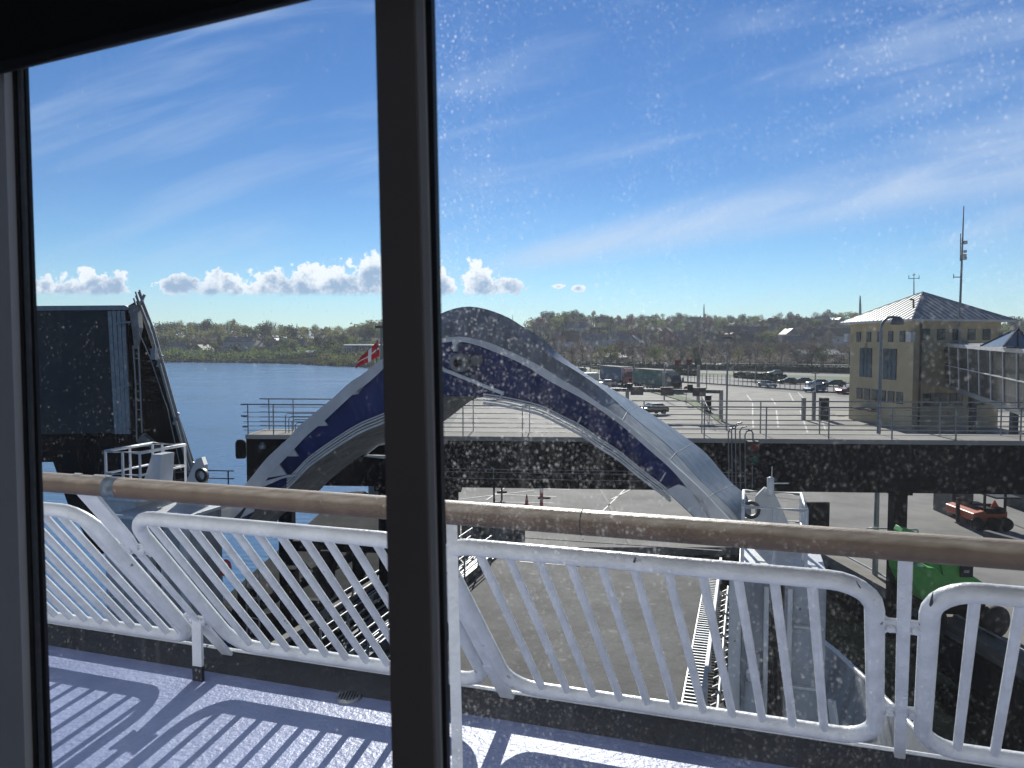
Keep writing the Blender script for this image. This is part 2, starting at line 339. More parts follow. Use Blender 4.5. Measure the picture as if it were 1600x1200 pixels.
    L.new(m2.outputs[0], out.inputs[0]); return m
m_paneL = glass_mat('lightly_spotted_glass', .25, .22, .002)
m_paneR = glass_mat('salt_spotted_glass', .82, .72, .005, True)

def resample(pts, n):
    pts = [Vector((p[0], p[1], 0)) for p in pts]
    # smooth with Catmull-Rom then equal arc length
    fine = []
    for i in range(len(pts) - 1):
        p0 = pts[max(i - 1, 0)]; p1 = pts[i]; p2 = pts[i + 1]; p3 = pts[min(i + 2, len(pts) - 1)]
        for k in range(8):
            t = k / 8
            fine.append(.5 * ((2 * p1) + (p2 - p0) * t + (2 * p0 - 5 * p1 + 4 * p2 - p3) * t * t + (3 * p1 - p0 - 3 * p2 + p3) * t ** 3))
    fine.append(pts[-1])
    L = [0]
    for i in range(1, len(fine)): L.append(L[-1] + (fine[i] - fine[i - 1]).length)
    out = []; j = 0
    for k in range(n):
        s = L[-1] * k / (n - 1)
        while j < len(L) - 2 and L[j + 1] < s: j += 1
        t = (s - L[j]) / max(1e-9, L[j + 1] - L[j]); q = fine[j].lerp(fine[j + 1], min(1, max(0, t))); out.append((q.x, q.y))
    return out

# ================================================================== THE SETTING: water, ground, hills
def water():
    m = bpy.data.materials.new('harbour_water'); m.use_nodes = True; nt = m.node_tree; N = nt.nodes; L = nt.links; b = N['Principled BSDF']
    b.inputs['Base Color'].default_value = (.10, .20, .36, 1); b.inputs['Roughness'].default_value = .18; b.inputs['IOR'].default_value = 1.33
    tc = N.new('ShaderNodeTexCoord'); mp = N.new('ShaderNodeMapping'); mp.inputs['Scale'].default_value = (1, 1.8, 1); L.new(tc.outputs['Object'], mp.inputs[0])
    a = N.new('ShaderNodeTexNoise'); a.inputs['Scale'].default_value = .9; a.inputs['Detail'].default_value = 5; L.new(mp.outputs[0], a.inputs['Vector'])
    c = N.new('ShaderNodeTexNoise'); c.inputs['Scale'].default_value = .035; c.inputs['Detail'].default_value = 5; L.new(mp.outputs[0], c.inputs['Vector'])
    bp = N.new('ShaderNodeBump'); bp.inputs['Strength'].default_value = .45; bp.inputs['Distance'].default_value = .3; L.new(a.outputs[0], bp.inputs['Height']); L.new(bp.outputs[0], b.inputs['Normal'])
    mr = N.new('ShaderNodeMapRange'); mr.inputs[1].default_value = .35; mr.inputs[2].default_value = .65; mr.inputs[3].default_value = .14; mr.inputs[4].default_value = .24; L.new(c.outputs[0], mr.inputs[0]); L.new(mr.outputs[0], b.inputs['Roughness'])
    return m
w = MB().add([(-3000, -600, -2), (3000, -600, -2), (3000, 3500, -2), (-3000, 3500, -2)], [(0, 1, 2, 3)])
tag(w.build('water', water()), kind='structure')

def lerp(tab, x):
    if x <= tab[0][0]: return tab[0][1]
    for (a, b), (c, d) in zip(tab, tab[1:]):
        if x <= c: return b + (d - b) * (x - a) / (c - a)
    return tab[-1][1]
def ss(x): x = min(1, max(0, x)); return x * x * (3 - 2 * x)
SHORE = [(-700, 480), (-500, 470), (-208, 447), (-130, 415), (-65, 341), (-40, 250), (-26, 168), (0, 150)]
def height(X, Y):
    ys = lerp(SHORE, X); d = Y - ys
    if d < 0: return -6 + max(-1, d / 10) * 0 - 0
    z = min(-.15, -3.2 + d * .28)
    right = ss((X + 110) / 75)
    hl = 10.5 * ss((d - 16) / 150) + 3 * ss((Y - 620) / 200)
    hr = 22 * ss((Y - 350) / 330) + 7 * ss((Y - 700) / 300)
    z += hl * (1 - right) + hr * right
    z += (math.sin(X * .021 + 1) + math.sin(X * .047)) * 1.1 * ss((Y - 380) / 200)
    return z
t = MB(); xs = [-900 + 12 * i for i in range(176)]; ys_ = [150 + 8 * j for j in range(90)] + [870 + 60 * j for j in range(40)]
t.add([(x, y, height(x, y)) for y in ys_ for x in xs], [(j * len(xs) + i, j * len(xs) + i + 1, (j + 1) * len(xs) + i + 1, (j + 1) * len(xs) + i) for j in range(len(ys_) - 1) for i in range(len(xs) - 1)], True)
tag(t.build('terrain', mat('hillside_ground', (.055, .07, .03), 1, var=.4, scale=.06, col2=(.04, .038, .024), spec=0)), kind='structure')

q = [(-1.8, 33), (-9.6, 50), (-9.6, 76), (-26, 170), (420, 170), (420, -60), (14.6, -60), (14.2, 20), (13.1, 33)]
g = MB().prism([(x, y, -6) for x, y in q], (0, 0, 6)); tag(g.build('ground', m_conc), kind='structure')
def sheet(name, poly, m, z): tag(MB().prism([(x, y, z - .003) for x, y in poly], (0, 0, .003)).build(name, m), kind='structure')
# paved areas of the terminal
def gp(*pts): return [tuple(G(x, y, 0).xy) for x, y in pts]
sheet('rear_road', gp((840, 571), (1400, 574), (1500, 600), (840, 592)), m_road, .004)
sheet('far_car_park', gp((1000, 556), (1330, 557), (1330, 566), (1000, 565)), m_road, .006)
sheet('lane_paving', gp((930, 608), (1000, 612), (1060, 622), (1110, 642), (1135, 700), (1150, 720), (700, 720), (690, 690), (720, 640)), m_lane, .008)
sheet('car_park_paving', gp((1052, 597), (1330, 622), (1900, 680), (2600, 760), (1240, 730), (1155, 700), (1130, 650), (1100, 625)), m_lane, .012)
sheet('road', gp((850, 586), (900, 583), (1330, 606), (1900, 636), (1900, 655), (1330, 615), (1060, 596), (900, 590)), m_road, .016)
mk = MB()
def line(p, q, w=.12, z=.02):
    a = G(*p, z); b = G(*q, z); d = (b - a).normalized(); s = d.cross(UP) * w / 2
    mk.add([a - s, b - s, b + s, a + s], [(0, 1, 2, 3)])
for p in [((1233, 614), (1240, 627)), ((1247, 613), (1256, 623)), ((1167, 617), (1174, 626)), ((1176, 630), (1176, 650)), ((1205, 622), (1212, 632)), ((1176, 655), (1177, 668)), ((1282, 648), (1290, 672)), ((1250, 640), (1262, 676)), ((1213, 640), (1216, 668))]: line(*p, w=.17)
for p in [((760, 781), (801, 754)), ((692, 783), (835, 766)), ((775, 772), (870, 776)), ((745, 760), (755, 752)), ((770, 784), (865, 786)), ((790, 761), (890, 765)), ((940, 800), (985, 756)), ((955, 780), (1000, 757)), ((697, 836), (748, 818)), ((690, 822), (720, 812))]: line(*p, w=.09)
tag(mk.build('road_markings', m_line), kind='structure')
sm = MB(); mk = sm
line((934, 757), (958, 800), .18); line((816, 839), (1128, 860), .16); line((908, 820), (911, 842), .07); line((1260, 782), (1150, 770), .1); line((958, 800), (985, 850), .18)
tag(sm.build('pavement_seams', m_dark), kind='structure')
# ---- linkspan ramp running from the quay to the bow
LB0, LB1 = -9.9, -1.5
sp_ = MB().prism([S(12.5, LB0, -.5), S(31.6, LB0, -.5), S(31.0, LB1, -.5), S(12.5, LB1, -.5)], (0, 0, .53)); tag(sp_.build('linkspan_roadway', m_asph), kind='structure')
mk = MB(); line((812, 877), (1072, 897), .12, .04)
for x in (836, 902, 1065): line((x, 880 + (x - 836) * .07), (x + 5, 874 + (x - 836) * .07), .2, .04)
tag(mk.build('linkspan_markings', m_line), kind='structure')
# quay retaining edge along the starboard berth
qw = thing('quay_wall', 'black timber faced quay wall with a concrete capping beside the green lift', 'quay wall', (13.6, 26, 0))
e0, e1, e2 = Vector((13.1, 33, 0)), Vector((14.2, 20, 0)), Vector((14.5, -10, 0))
f = MB(); f.prism([e0 + Vector((-.25, 0, -6)), e1 + Vector((-.25, 0, -6)), e1 + Vector((-.02, 0, -6)), e0 + Vector((-.02, 0, -6))], (0, 0, 5.7))
f.prism([e1 + Vector((-.25, 0, -6)), e2 + Vector((-.25, 0, -6)), e2 + Vector((-.02, 0, -6)), e1 + Vector((-.02, 0, -6))], (0, 0, 5.7)); f.build('fender_face', m_fender, qw)
c = MB()
for a_, b_ in ((e0, e1), (e1, e2)): c.beam(a_ + Vector((.1, 0, .08)), b_ + Vector((.1, 0, .08)), .55, .22)
c.build('capping', mat('capping_concrete', (.22, .20, .17), .9, var=.3, scale=1), qw)
c = MB(); c.beam(e0 + Vector((.45, 0, .28)), e1 + Vector((.45, 0, .28)), .05, .05); c.build('steel_edge', m_line, qw)
for k in range(6):
    p = e1.lerp(e2, .02 + k * .12); f = MB(); f.beam(p + Vector((-.45, 0, -3.6)), p + Vector((-.45, 0, -.9)), .3, .4); f.build('fender', m_fender, qw)
qf = thing('quay_front', 'dark quay end face behind the ramp under the black gangway girder', 'quay wall', (2, 33, 0))
f = MB(); f.rbox(-1.8, 13.05, 32.7, 32.98, -6, -.35); f.build('face', m_fender, qf)

# ================================================================== THE SHIP
ZD = 7.33                                            # forecastle deck
def dk(x, y): return G(x, y, ZD)
ZC = ZD + .085
Ec = G(781, 1083, ZC); Ud = (G(1340, 1185, ZC) - G(75, 987, ZC)); Ud.normalize()
Nn = Vector((-Ud.y, Ud.x, 0));  Nn = Nn if Nn.y > 0 else -Nn
bdir = -ray(1375, 2200); bdir.normalize()           # the way the rail panels lean (inboard)
PN = Ud.cross(bdir).normalized()
def rail(x, y): return PP(x, y, Ec, PN)
def onl(x, z=ZC):                                   # point of the rail plane: along-run position from the coaming pixel x, at height z
    y = 1083 + (x - 781) * .1695 if x > 700 else 1083 + (x - 781) * .140
    p = rail(x, y); base = p + bdir * ((ZC - p.z) / bdir.z); return base + bdir * ((z - ZC) / bdir.z)
def upos(p): return (p - Ec).dot(Ud)
def RP(u, z): return Ec + Ud * u + bdir * ((z - ZC) / bdir.z)
# deck plate and coaming
c0 = Ec - Nn * .0
dkp = MB().prism([Ec + Ud * -4.2 + Vector((0, 0, ZD - .25 - ZC)), Ec + Ud * 4.2 + Vector((0, 0, ZD - .25 - ZC)), Ec + Ud * 4.2 - Nn * 3.1 + Vector((0, 0, ZD - .25 - ZC)), Ec + Ud * -4.2 - Nn * 3.1 + Vector((0, 0, ZD - .25 - ZC))], (0, 0, .25))
tag(dkp.build('deck', m_deck), kind='structure')
cm = thing('deck_coaming', 'low dark steel coaming along the edge of the blue deck', 'coaming', Ec - UP * .085)
k = MB(); k.prism([Ec + Ud * -4.2 + UP * -.4, Ec + Ud * 4.2 + UP * -.4, Ec + Ud * 4.2 + Nn * .05 + UP * -.4, Ec + Ud * -4.2 + Nn * .05 + UP * -.4], (0, 0, .4)); k.build('plate', m_coam, cm)
k = MB(); k.prism([Ec + Ud * -4.2 - UP * .004, Ec + Ud * -4.2 - UP * .084, Ec + Ud * -4.2 - Nn * .07 - UP * .084], Ud * 8.4); k.build('foot_shadow_strip', m_coam, cm)  # dark slope added to paint in the coaming's shadow along the deck
k = MB(); k.tube([Ec + Ud * -4.2 + UP * .004 + Nn * .015, Ec + Ud * 4.2 + UP * .004 + Nn * .015], .009, 6); k.build('edge_bead', m_white, cm)
# bow plating below the deck edge
hb = MB()
P0 = Ec + Nn * .055
hb.prism([P0 + Ud * -4.3 - UP * .42, P0 + Ud * 4.3 - UP * .42, P0 + Ud * 4.3 - UP * 3 + Nn * -.9, P0 + Ud * -4.3 - UP * 3 + Nn * -.9], Nn * -.06)
tag(hb.build('bow_plating', m_white2), 'white bow plating dropping away under the blue deck edge', 'hull plating')

ZT = rail(800, 861).z; ZB = ZC + .07
PTH = {}
def panel(x0, x1, n, label, z0=None, bars=None):
    u0 = upos(onl(x0)); u1 = upos(onl(x1)); z0 = z0 or ZB; rc = .13; Lb = 1 / bdir.z
    th = thing('railing_panel', label, 'railing', RP((u0 + u1) / 2, z0), group='leaning white tube panels of the deck railing')
    def q(u, z): return RP(u, z)
    pts = []
    hz = rc / Lb
    for cu, cz, a0 in ((u1 - rc, ZT - hz, 0), (u0 + rc, ZT - hz, 90), (u0 + rc, z0 + hz, 180), (u1 - rc, z0 + hz, 270)):
        for k in range(7):
            a = R(a0 + k * 15); pts.append(q(cu + rc * math.cos(a), cz + hz * math.sin(a)))
    MB().tube(pts, .031, 12, closed=True).build('frame', m_white, th)
    PTH[len(PTH) + 1] = th
    us = bars or [u0 + (u1 - u0) * (k + 1) / (n + 1) for k in range(n)]
    for u in us: MB().tube([q(u, z0), q(u, ZT)], .0168, 10).build('bar', m_white, th)
    return u0, u1
pan = {}
ub = lambda x: upos(onl(x))
pan[1] = panel(-75, 325, 0, 'leftmost leaning railing panel beside the black ramp and open water', bars=[ub(x) for x in (-35, -12, 10, 30, 52, 74, 95, 117, 140, 162, 186, 210, 234, 260, 286, 310)])
s2 = (ub(589) - ub(412)) / 6
pan[2] = panel(386, 772, 0, 'leaning railing panel crossed by the dark window mullion', bars=[ub(412) + s2 * k for k in range(13) if ub(412) + s2 * k < ub(745)])
s3 = (ub(1290) - ub(857)) / 10
pan[3] = panel(804, 1368, 0, 'wide leaning railing panel right of the window mullion', bars=[ub(857) + s3 * k for k in range(11)])
pan[4] = panel(1438, 2150, 0, 'rightmost leaning railing panel in front of the green lift', bars=[ub(1492) + s3 * k * 1.05 for k in range(12)])
ZH = rail(603, 793).z
# teak handrail
hr = thing('handrail', 'long weathered teak handrail over the white deck railing', 'handrail', RP(0, ZH))
hp = [RP(-4.1 + 8.2 * k / 12, ZH) for k in range(13)]
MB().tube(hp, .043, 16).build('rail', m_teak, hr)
k = MB()
for u in (upos(rail(966, 812)),): k = MB(); k.tube([RP(u - .002, ZH), RP(u + .002, ZH)], .0437, 16); k.build('joint', m_dark, hr)
k = MB(); uu = RP(ub(345) , ZH); 
k = MB(); ut = upos(rail(215, 765)); k.tube([RP(ut - .03, ZH), RP(ut + .035, ZH)], .0437, 16); k.build('tape_patch', mat('blue_grey_tape', (.10, .13, .17), .6, var=.6, scale=30), hr)
# stanchions
def stanchion(x, label, wide, leg=True):
    u = ub(x); th = thing('stanchion', label, 'post', RP(u, ZD), group='white posts between the railing panels')
    m1 = MB(); w0 = .036 if wide else .04
    p = [RP(u, ZD + .02), RP(u, ZH - .02)]
    m1.prism([p[0] + Ud * -w0 / 2, p[0] + Ud * w0 / 2, p[1] + Ud * (w0 / 2 * (1.15 if wide else 1)), p[1] - Ud * (w0 / 2 * (1.15 if wide else 1))], PN * .014)
    m1.build('blade', m_white, th, bevel=.003)
    if wide:
        zt_ = ZC + (ZT - ZC) * .80; a_, b_ = RP(u, zt_), RP(u, ZH - .02); m2 = MB(); m2.prism([a_ - Ud * .03, a_ + Ud * .03, RP(u, zt_ + .06) + Ud * .05, b_ + Ud * .055, b_ - Ud * .055, RP(u, zt_ + .06) - Ud * .05], PN * .016 ); m2.build('top_plate', m_white, th, bevel=.003)
        m2 = MB(); a_, b_ = RP(u, ZD + .03), RP(u, ZC + .20); m2.prism([a_ - Ud * .02, a_ + Ud * .045, b_ + Ud * .045, b_ - Ud * .03], PN * .016); m2.build('foot_plate', m_white, th, bevel=.003)
    for fz in ((.30, .80) if not wide else (.26, .78)):
        z = ZC + (ZT - ZC) * fz
        for s in (-1, 1):
            hg = MB(); c = RP(u + s * (w0 / 2 + .018), z); hg.box(c, .05, .012, .065, Ud, PN, bdir)
            hg.tube([c - PN * .012, c + PN * .02], .014, 8); hg.tube([RP(u + s * (w0 / 2 + .04), z - .03), RP(u + s * (w0 / 2 + .04), z + .03)], .012, 8)
            hg.build('hinge', m_white, th)
    if leg:
        z = ZC + .23; top = RP(u, z) - PN * 0; bot = Vector((top.x, top.y, ZD))
        l = MB(); l.beam(bot + UP * .06, top, .055, .016, Nn); l.build('leg', m_white, th)
        l = MB(); l.beam(bot, bot + UP * .075, .058, .018, Nn); l.build('painted_foot', m_coam, th)
    return u
stanchion(358, 'broad white stanchion between the two left railing panels', True)
stanchion(789, 'broad white stanchion just right of the window mullion', True, False)
stanchion(1405, 'slim white stanchion between the two right railing panels', False, False)
# vertical prop near the mullion
pb = W(706, 868, 2.75); pp = thing('support_post', 'upright white flat post tight against the right side of the mullion', 'post', (pb.x + .02, 2.75, ZD))
k = MB(); k.beam((pb.x + .02, 2.75, ZD), (pb.x, 2.75, pb.z + .12), .04, .012, Vector((0, 1, 0))); k.build('bar', m_white, pp)
k = MB(); k.box((pb.x + .02, 2.75, ZD + .006), .12, .1, .012); k.build('foot_plate', m_white, pp)
# drain
dr = thing('deck_drain', 'small round slotted drain cover by the coaming', 'drain', dk(545, 1091))
k = MB(); k.lathe(dk(545, 1091), [(.058, .0), (.058, .010), (.050, .012), (.0, .012)], 20, cap=False); k.build('cover', m_steel, dr)
k = MB(); c = dk(545, 1091) + UP * .0135
for i in range(-3, 4): k.box(c + Vector((i * .014, 0, 0)), .006, 2 * math.sqrt(max(0, .045 ** 2 - (i * .014) ** 2)), .002)
k.build('slot', m_black, dr)
us_ = upos(rail(141, 757)); stc = RP(us_, ZH - .012) - PN * 0; tow = (CAM - stc).normalized()
k = MB(); k.prism([stc + tow * .0455 - Ud * .022 - UP * .018, stc + tow * .0455 + Ud * .022 - UP * .018, stc + tow * .0455 + UP * .016], tow * .002); k.build('warning_sticker', mat('yellow_sticker', (.6, .42, .05), .5), hr)
for x_, y_, w_ in ((152, 751, .02), (186, 752, .03), (203, 757, .012)):
    k = MB(); p = RP(upos(rail(x_, y_)), ZH) + UP * .0425; k.tube([p - Ud * w_, p + Ud * w_], .006, 6); k.build('bird_dropping', m_line, hr)
for n_, pts_ in ((3, [(1338, 908), (1346, 922), (1350, 934), (1353, 948)]), (3, [(1349, 930), (1354, 934)]), (3, [(993, 872), (990, 880)]), (4, [(1458, 925), (1456, 934), (1455, 946)]), (3, [(1364, 1010), (1364, 1017)])):
    k = MB(); q_ = [rail(x_, y_) for x_, y_ in pts_]; q_ = [p + (CAM - p).normalized() * .029 for p in q_]; k.tube(q_, [.001, .003, .006, .002][:len(q_)] if len(q_) > 2 else .004, 6); k.build('paint_chip', m_dark, PTH[n_])

# ---- raised bow visor (the arch)
A0 = 14.5
RU = [(318, 822), (350, 790), (380, 760), (393, 745), (413, 720), (429, 704), (449, 686), (467, 666), (494, 643), (521, 621), (546, 598), (566, 585), (586, 569), (600, 559), (640, 541), (691, 529), (719, 526), (744, 530), (769, 537), (794, 548), (823, 561), (856, 579), (876, 592), (907, 610), (938, 632), (978, 661), (1022, 698), (1057, 730), (1079, 750), (1099, 769), (1140, 813), (1172, 850)]
RL = [(352, 822), (378, 797), (398, 772), (412, 755), (430, 733), (446, 716), (463, 698), (480, 680), (505, 659), (530, 636), (555, 613), (573, 600), (592, 583), (605, 571), (640, 552), (691, 536), (719, 534), (744, 539), (773, 550), (804, 563), (827, 575), (856, 594), (897, 616), (920, 629), (944, 645), (975, 668), (1012, 701), (1042, 727), (1062, 748), (1075, 765), (1103, 803), (1128, 850)]
BL = [(378, 822), (396, 800), (412, 780), (432, 768), (455, 748), (480, 722), (497, 709), (520, 693), (543, 678), (566, 665), (600, 651), (640, 632), (689, 621), (728, 619), (773, 623), (814, 631), (845, 639), (876, 654), (907, 670), (938, 691), (966, 709), (994, 732), (1020, 752), (1036, 764), (1050, 776), (1070, 795), (1090, 815), (1110, 850)]
BK = [(428, 822), (440, 805), (455, 795), (475, 780), (497, 768), (510, 755), (530, 738), (550, 722), (575, 706), (600, 692), (645, 674), (690, 660), (715, 642), (745, 622), (785, 623), (820, 630), (850, 638), (880, 653), (910, 668), (940, 689), (968, 706), (996, 729), (1022, 749), (1040, 762), (1055, 774), (1075, 793), (1095, 813), (1116, 848)]
SO = [(330, 828), (365, 795), (398, 760), (420, 735), (445, 708), (470, 680), (495, 656), (525, 630), (552, 606), (572, 592), (592, 572), (610, 550), (650, 512), (691, 489), (715, 481), (736, 479), (763, 484), (794, 496), (818, 511), (845, 528), (876, 555), (897, 571), (928, 592), (969, 615), (1007, 640), (1044, 664), (1072, 684), (1103, 708), (1131, 741), (1147, 758), (1171, 783), (1176, 850)]
CR = [(325, 826), (360, 793), (392, 757), (415, 731), (438, 708), (460, 686), (485, 664), (512, 640), (540, 613), (562, 598), (584, 578), (604, 560), (645, 530), (691, 507), (715, 500), (740, 501), (767, 508), (794, 519), (820, 533), (850, 550), (878, 567), (900, 580), (938, 606), (960, 625), (991, 653), (1037, 690), (1065, 718), (1079, 734), (1095, 752), (1115, 770), (1150, 805), (1174, 850)]
NS = 90
cu = {k_: resample(v_, NS) for k_, v_ in dict(RU=RU, RL=RL, BL=BL, BK=BK, SO=SO, CR=CR).items()}
P3 = lambda nm, a: [VA(x, y, a) for x, y in cu[nm]]
ru, rl, bl = P3('RU', A0), P3('RL', A0), P3('BL', A0 + .35)
rl2 = P3('RL', A0 + .12); bk = P3('BK', A0 + 3.0)
def dv(nm, d0_, d1_): return [VA(x, y, A0 + (lerp([(640, d1_ if x < 700 and i_ < 34 else d0_), (860, d0_), (930, d0_ + (d1_ - d0_) * .35), (1010, d1_)], x) if x > 640 else d0_)) for i_, (x, y) in enumerate(cu[nm])]
cr, so_ = dv('CR', .22, 1.1), dv('SO', .55, 3.0)
vz = thing('bow_visor', 'raised bow visor of the ferry forming a blue and grey arch', 'bow visor', VA(735, 822, A0))
k = MB(); k.strip(ru, rl); k.strip(rl, rl2); k.strip(ru, [p + A * .12 for p in ru]); k.strip([p + A * .12 for p in ru], rl2); k.build('rim', m_rim, vz)
k = MB(); k.strip(rl2, bl, False); k.strip([p + A * .06 for p in rl2], [p + A * .06 for p in bl], False); k.strip(bl, [p + A * .06 for p in bl]); k.build('inner_web', m_blue, vz)
k = MB(); k.strip([p + A * .02 for p in ru], cr); k.build('side_shell', m_shell, vz)
k = MB(); k.strip(cr, so_); k.build('top_shell', mat('upper_grey_shell_paint', (.31, .325, .345), .36, var=.3, scale=1.8, stretch=(2.2, 2.2, .35), bump=.1, spots=((.2, .17, .14), 5, .70)), vz)
k = MB(); k.strip([p + A * .06 for p in bl], bk); k.build('soffit', m_soff, vz)
k = MB(); k.strip(so_, bk); k.build('back_shell', m_shell, vz)
# plate seams on the shell
k = MB()
for i in (46, 59, 66, 74, 81):
    k.tube([ru[i] + A * .02, cr[i], so_[i]], .006, 5)
k.tube([p - A * .012 for p in cr[52:]], .006, 5)
k.build('plate_seam', m_soff, vz)
# gussets standing out of the web on the port leg
def V2(pts, a): return [VA(x, y, a) for x, y in pts]
for poly in [[(578, 590), (553, 607), (533, 619), (558, 616), (555, 604)], [(530, 624), (498, 654), (528, 628), (528, 634), (510, 646)], [(505, 645), (478, 668), (480, 667), (511, 665), (500, 648)], [(486, 660), (463, 686), (455, 694), (481, 678), (477, 670)],
             [(470, 676), (440, 703), (428, 713), (465, 713), (456, 698)], [(446, 700), (428, 728), (408, 748), (447, 742), (434, 724)]]:
    MB().prism(V2(poly, A0 + .04), A * .05).build('gusset', m_rim, vz)
MB().prism(V2([(398, 772), (412, 752), (450, 742), (470, 742), (440, 748), (408, 762), (395, 800), (375, 810)], A0 + .02), A * .06).build('hinge_plate', m_rim, vz)
MB().prism(V2([(1075, 765), (1098, 783), (1128, 850), (1105, 830), (1090, 800), (1078, 780)], A0 + .0), A * .08).build('hinge_plate', m_rim, vz)
MB().prism(V2([(1040, 766), (1060, 757), (1078, 765), (1100, 800), (1112, 830), (1090, 812)], A0 - .02), A * .06).build('hinge_plate', m_white2, vz)
# pipes hanging under the web
def offs(cn, dy, i0, i1, a): return [VA(x, y + dy, a) for x, y in cu[cn][i0:i1]]
for dy, r_ in ((-5, .018), (-1, .022), (4, .018), (9, .028)):
    pts = offs('BL', dy, 10, 39, A0 + .2); MB().tube(pts, r_, 6).build('pipe', m_rim, vz)
    pts = offs('BL', dy, 45, 80, A0 + .2); MB().tube(pts, r_, 6).build('pipe', m_rim, vz)
for x, y, x2, y2 in ((780, 624, 787, 611), (900, 667, 908, 651), (1032, 752, 1040, 738)):
    MB().tube([VA(x, y, A0 + .12), VA(x2, y2, A0 + .12)], .018, 6).build('pipe_bracket', m_rim, vz)
# hydraulic drum, brackets and strut at the crown
cpt = VA(715, 567, A0 - .1)
k = MB(); k.lathe(cpt, [(.2, .55), (.19, .5), (.19, .02), (.17, 0), (.10, .0), (.10, .08), (0, .08)], 24, ax=A, cap=False); k.build('drum', m_soff, vz)
k = MB(); k.lathe(cpt + A * -.012, [(.085, 0), (.085, .02), (0, .02), ], 16, ax=A); k.build('drum_hub', m_black, vz)
cpt = VA(743, 563, A0 + .05); k = MB(); k.lathe(cpt, [(.115, .5), (.115, 0), (.09, -.02), (0, -.02)], 20, ax=A, cap=False); k.build('small_drum', m_soff, vz)
MB().beam(VA(680, 572, A0 + .0), VA(787, 615, A0 + .05), .05, .07).build('strut', m_rim, vz)
MB().prism(V2([(704, 530), (717, 531), (713, 540), (713, 549), (708, 549), (708, 540)], A0 + .03), A * .1).build('lug', m_rim, vz)
k = MB(); tri = V2([(570, 712), (590, 694), (603, 692), (640, 690), (640, 716), (600, 714)], A0 + 2.9); k.tube(tri, .05, 6, closed=True); k.build('brace_frame', m_rim, vz)
# flag on its staff
ff = VA(588, 566, A0 + 1.5)
fs = thing('flagstaff', 'thin dark flagstaff standing on the visor with the red and white flag', 'flagstaff', ff)
ft = VA(589, 531, A0 + 1.5); MB().tube([ff - UP * .05, ft], .012, 6).build('pole', m_dsteel, fs)
def flag():
    nu, nv = 26, 18; H0 = VA(591, 532, A0 + 1.5); H1 = VA(593, 556, A0 + 1.5); F0 = VA(562, 560, A0 + 1.45); F1 = VA(557, 576, A0 + 1.4)
    vs = []; fs_ = []; col = []
    for j in range(nv + 1):
        for i in range(nu + 1):
            s = i / nu; tt = j / nv; a = H0.lerp(H1, tt); b = F0.lerp(F1, tt); p = a.lerp(b, s)
            p = p + A * (.05 * math.sin(s * 9 + tt * 2) * s) + UP * (.035 * math.sin(s * 7.5 + 1 + tt) * s) ; vs.append(p)
    me = MB(); me.add(vs, [(j * (nu + 1) + i, j * (nu + 1) + i + 1, (j + 1) * (nu + 1) + i + 1, (j + 1) * (nu + 1) + i) for j in range(nv) for i in range(nu)], True)
    o = me.build('flag', [mat('red_flag_cloth', (.55, .02, .03), .8, var=.1), mat('white_flag_cloth', (.8, .8, .8), .8, var=.05)], normals=False)
    for pi, p in enumerate(o.data.polygons):
        j, i = divmod(pi, nu)
        if 8 <= j <= 9 or 9 <= i <= 12: p.material_index = 1
    o.modifiers.new('thick', 'SOLIDIFY').thickness = .004
    return tag(o, 'red flag with a white cross drooping from the staff on the visor', 'flag')
flag()

m_should = mat('grimy_white_steel', (.40, .42, .45), .6, var=.45, scale=1.6, bump=.2, stretch=(1, 1, .3), spots=((.12, .10, .08), 3, .66))
# ---- bow shoulders: platforms with caged rails, columns below
def cage(a0, a1, b0, b1, z, label, sgn):
    th = thing('guard_rail', label, 'railing', S((a0 + a1) / 2, (b0 + b1) / 2, z), group='white guard rails on the bow shoulders')
    cs = [(a0, b0), (a0, b1), (a1, b1), (a1, b0)]
    for h_, r_ in ((1.0, .036), (.5, .026)):
        pts = [S(a, b, z + h_) for a, b in cs]; MB().tube(pts, r_, 8, closed=True).build('rail', m_white, th)
    for a, b in cs + [((a0 + a1) / 2, b0), ((a0 + a1) / 2, b1), (a0, (b0 + b1) / 2), (a1, b0 + (b1 - b0) * .3)]:
        MB().tube([S(a, b, z), S(a, b, z + 1.0)], .03, 8).build('post', m_white, th)
def column(name, label, a0, a1, b0, b1, z0, z1, th=None, top=None):
    th = thing(name, label, 'ship structure', S((a0 + a1) / 2, (b0 + b1) / 2, z0)) if th is None else th
    MB().box(S((a0 + a1) / 2, (b0 + b1) / 2, (z0 + z1) / 2), b1 - b0, a1 - a0, z1 - z0, B, A).build('casing', m_white2, th, bevel=.02); return th
def ladder(th, a, b, z0, z1, w=.3):
    k = MB()
    for s in (-1, 1): k.tube([S(a, b + s * w / 2, z0), S(a, b + s * w / 2, z1)], .02, 6)
    z = z0 + .2
    while z < z1: k.tube([S(a, b - w / 2, z), S(a, b + w / 2, z)], .012, 6); z += .3
    k.build('ladder', m_white, th)
ZS = 5.35
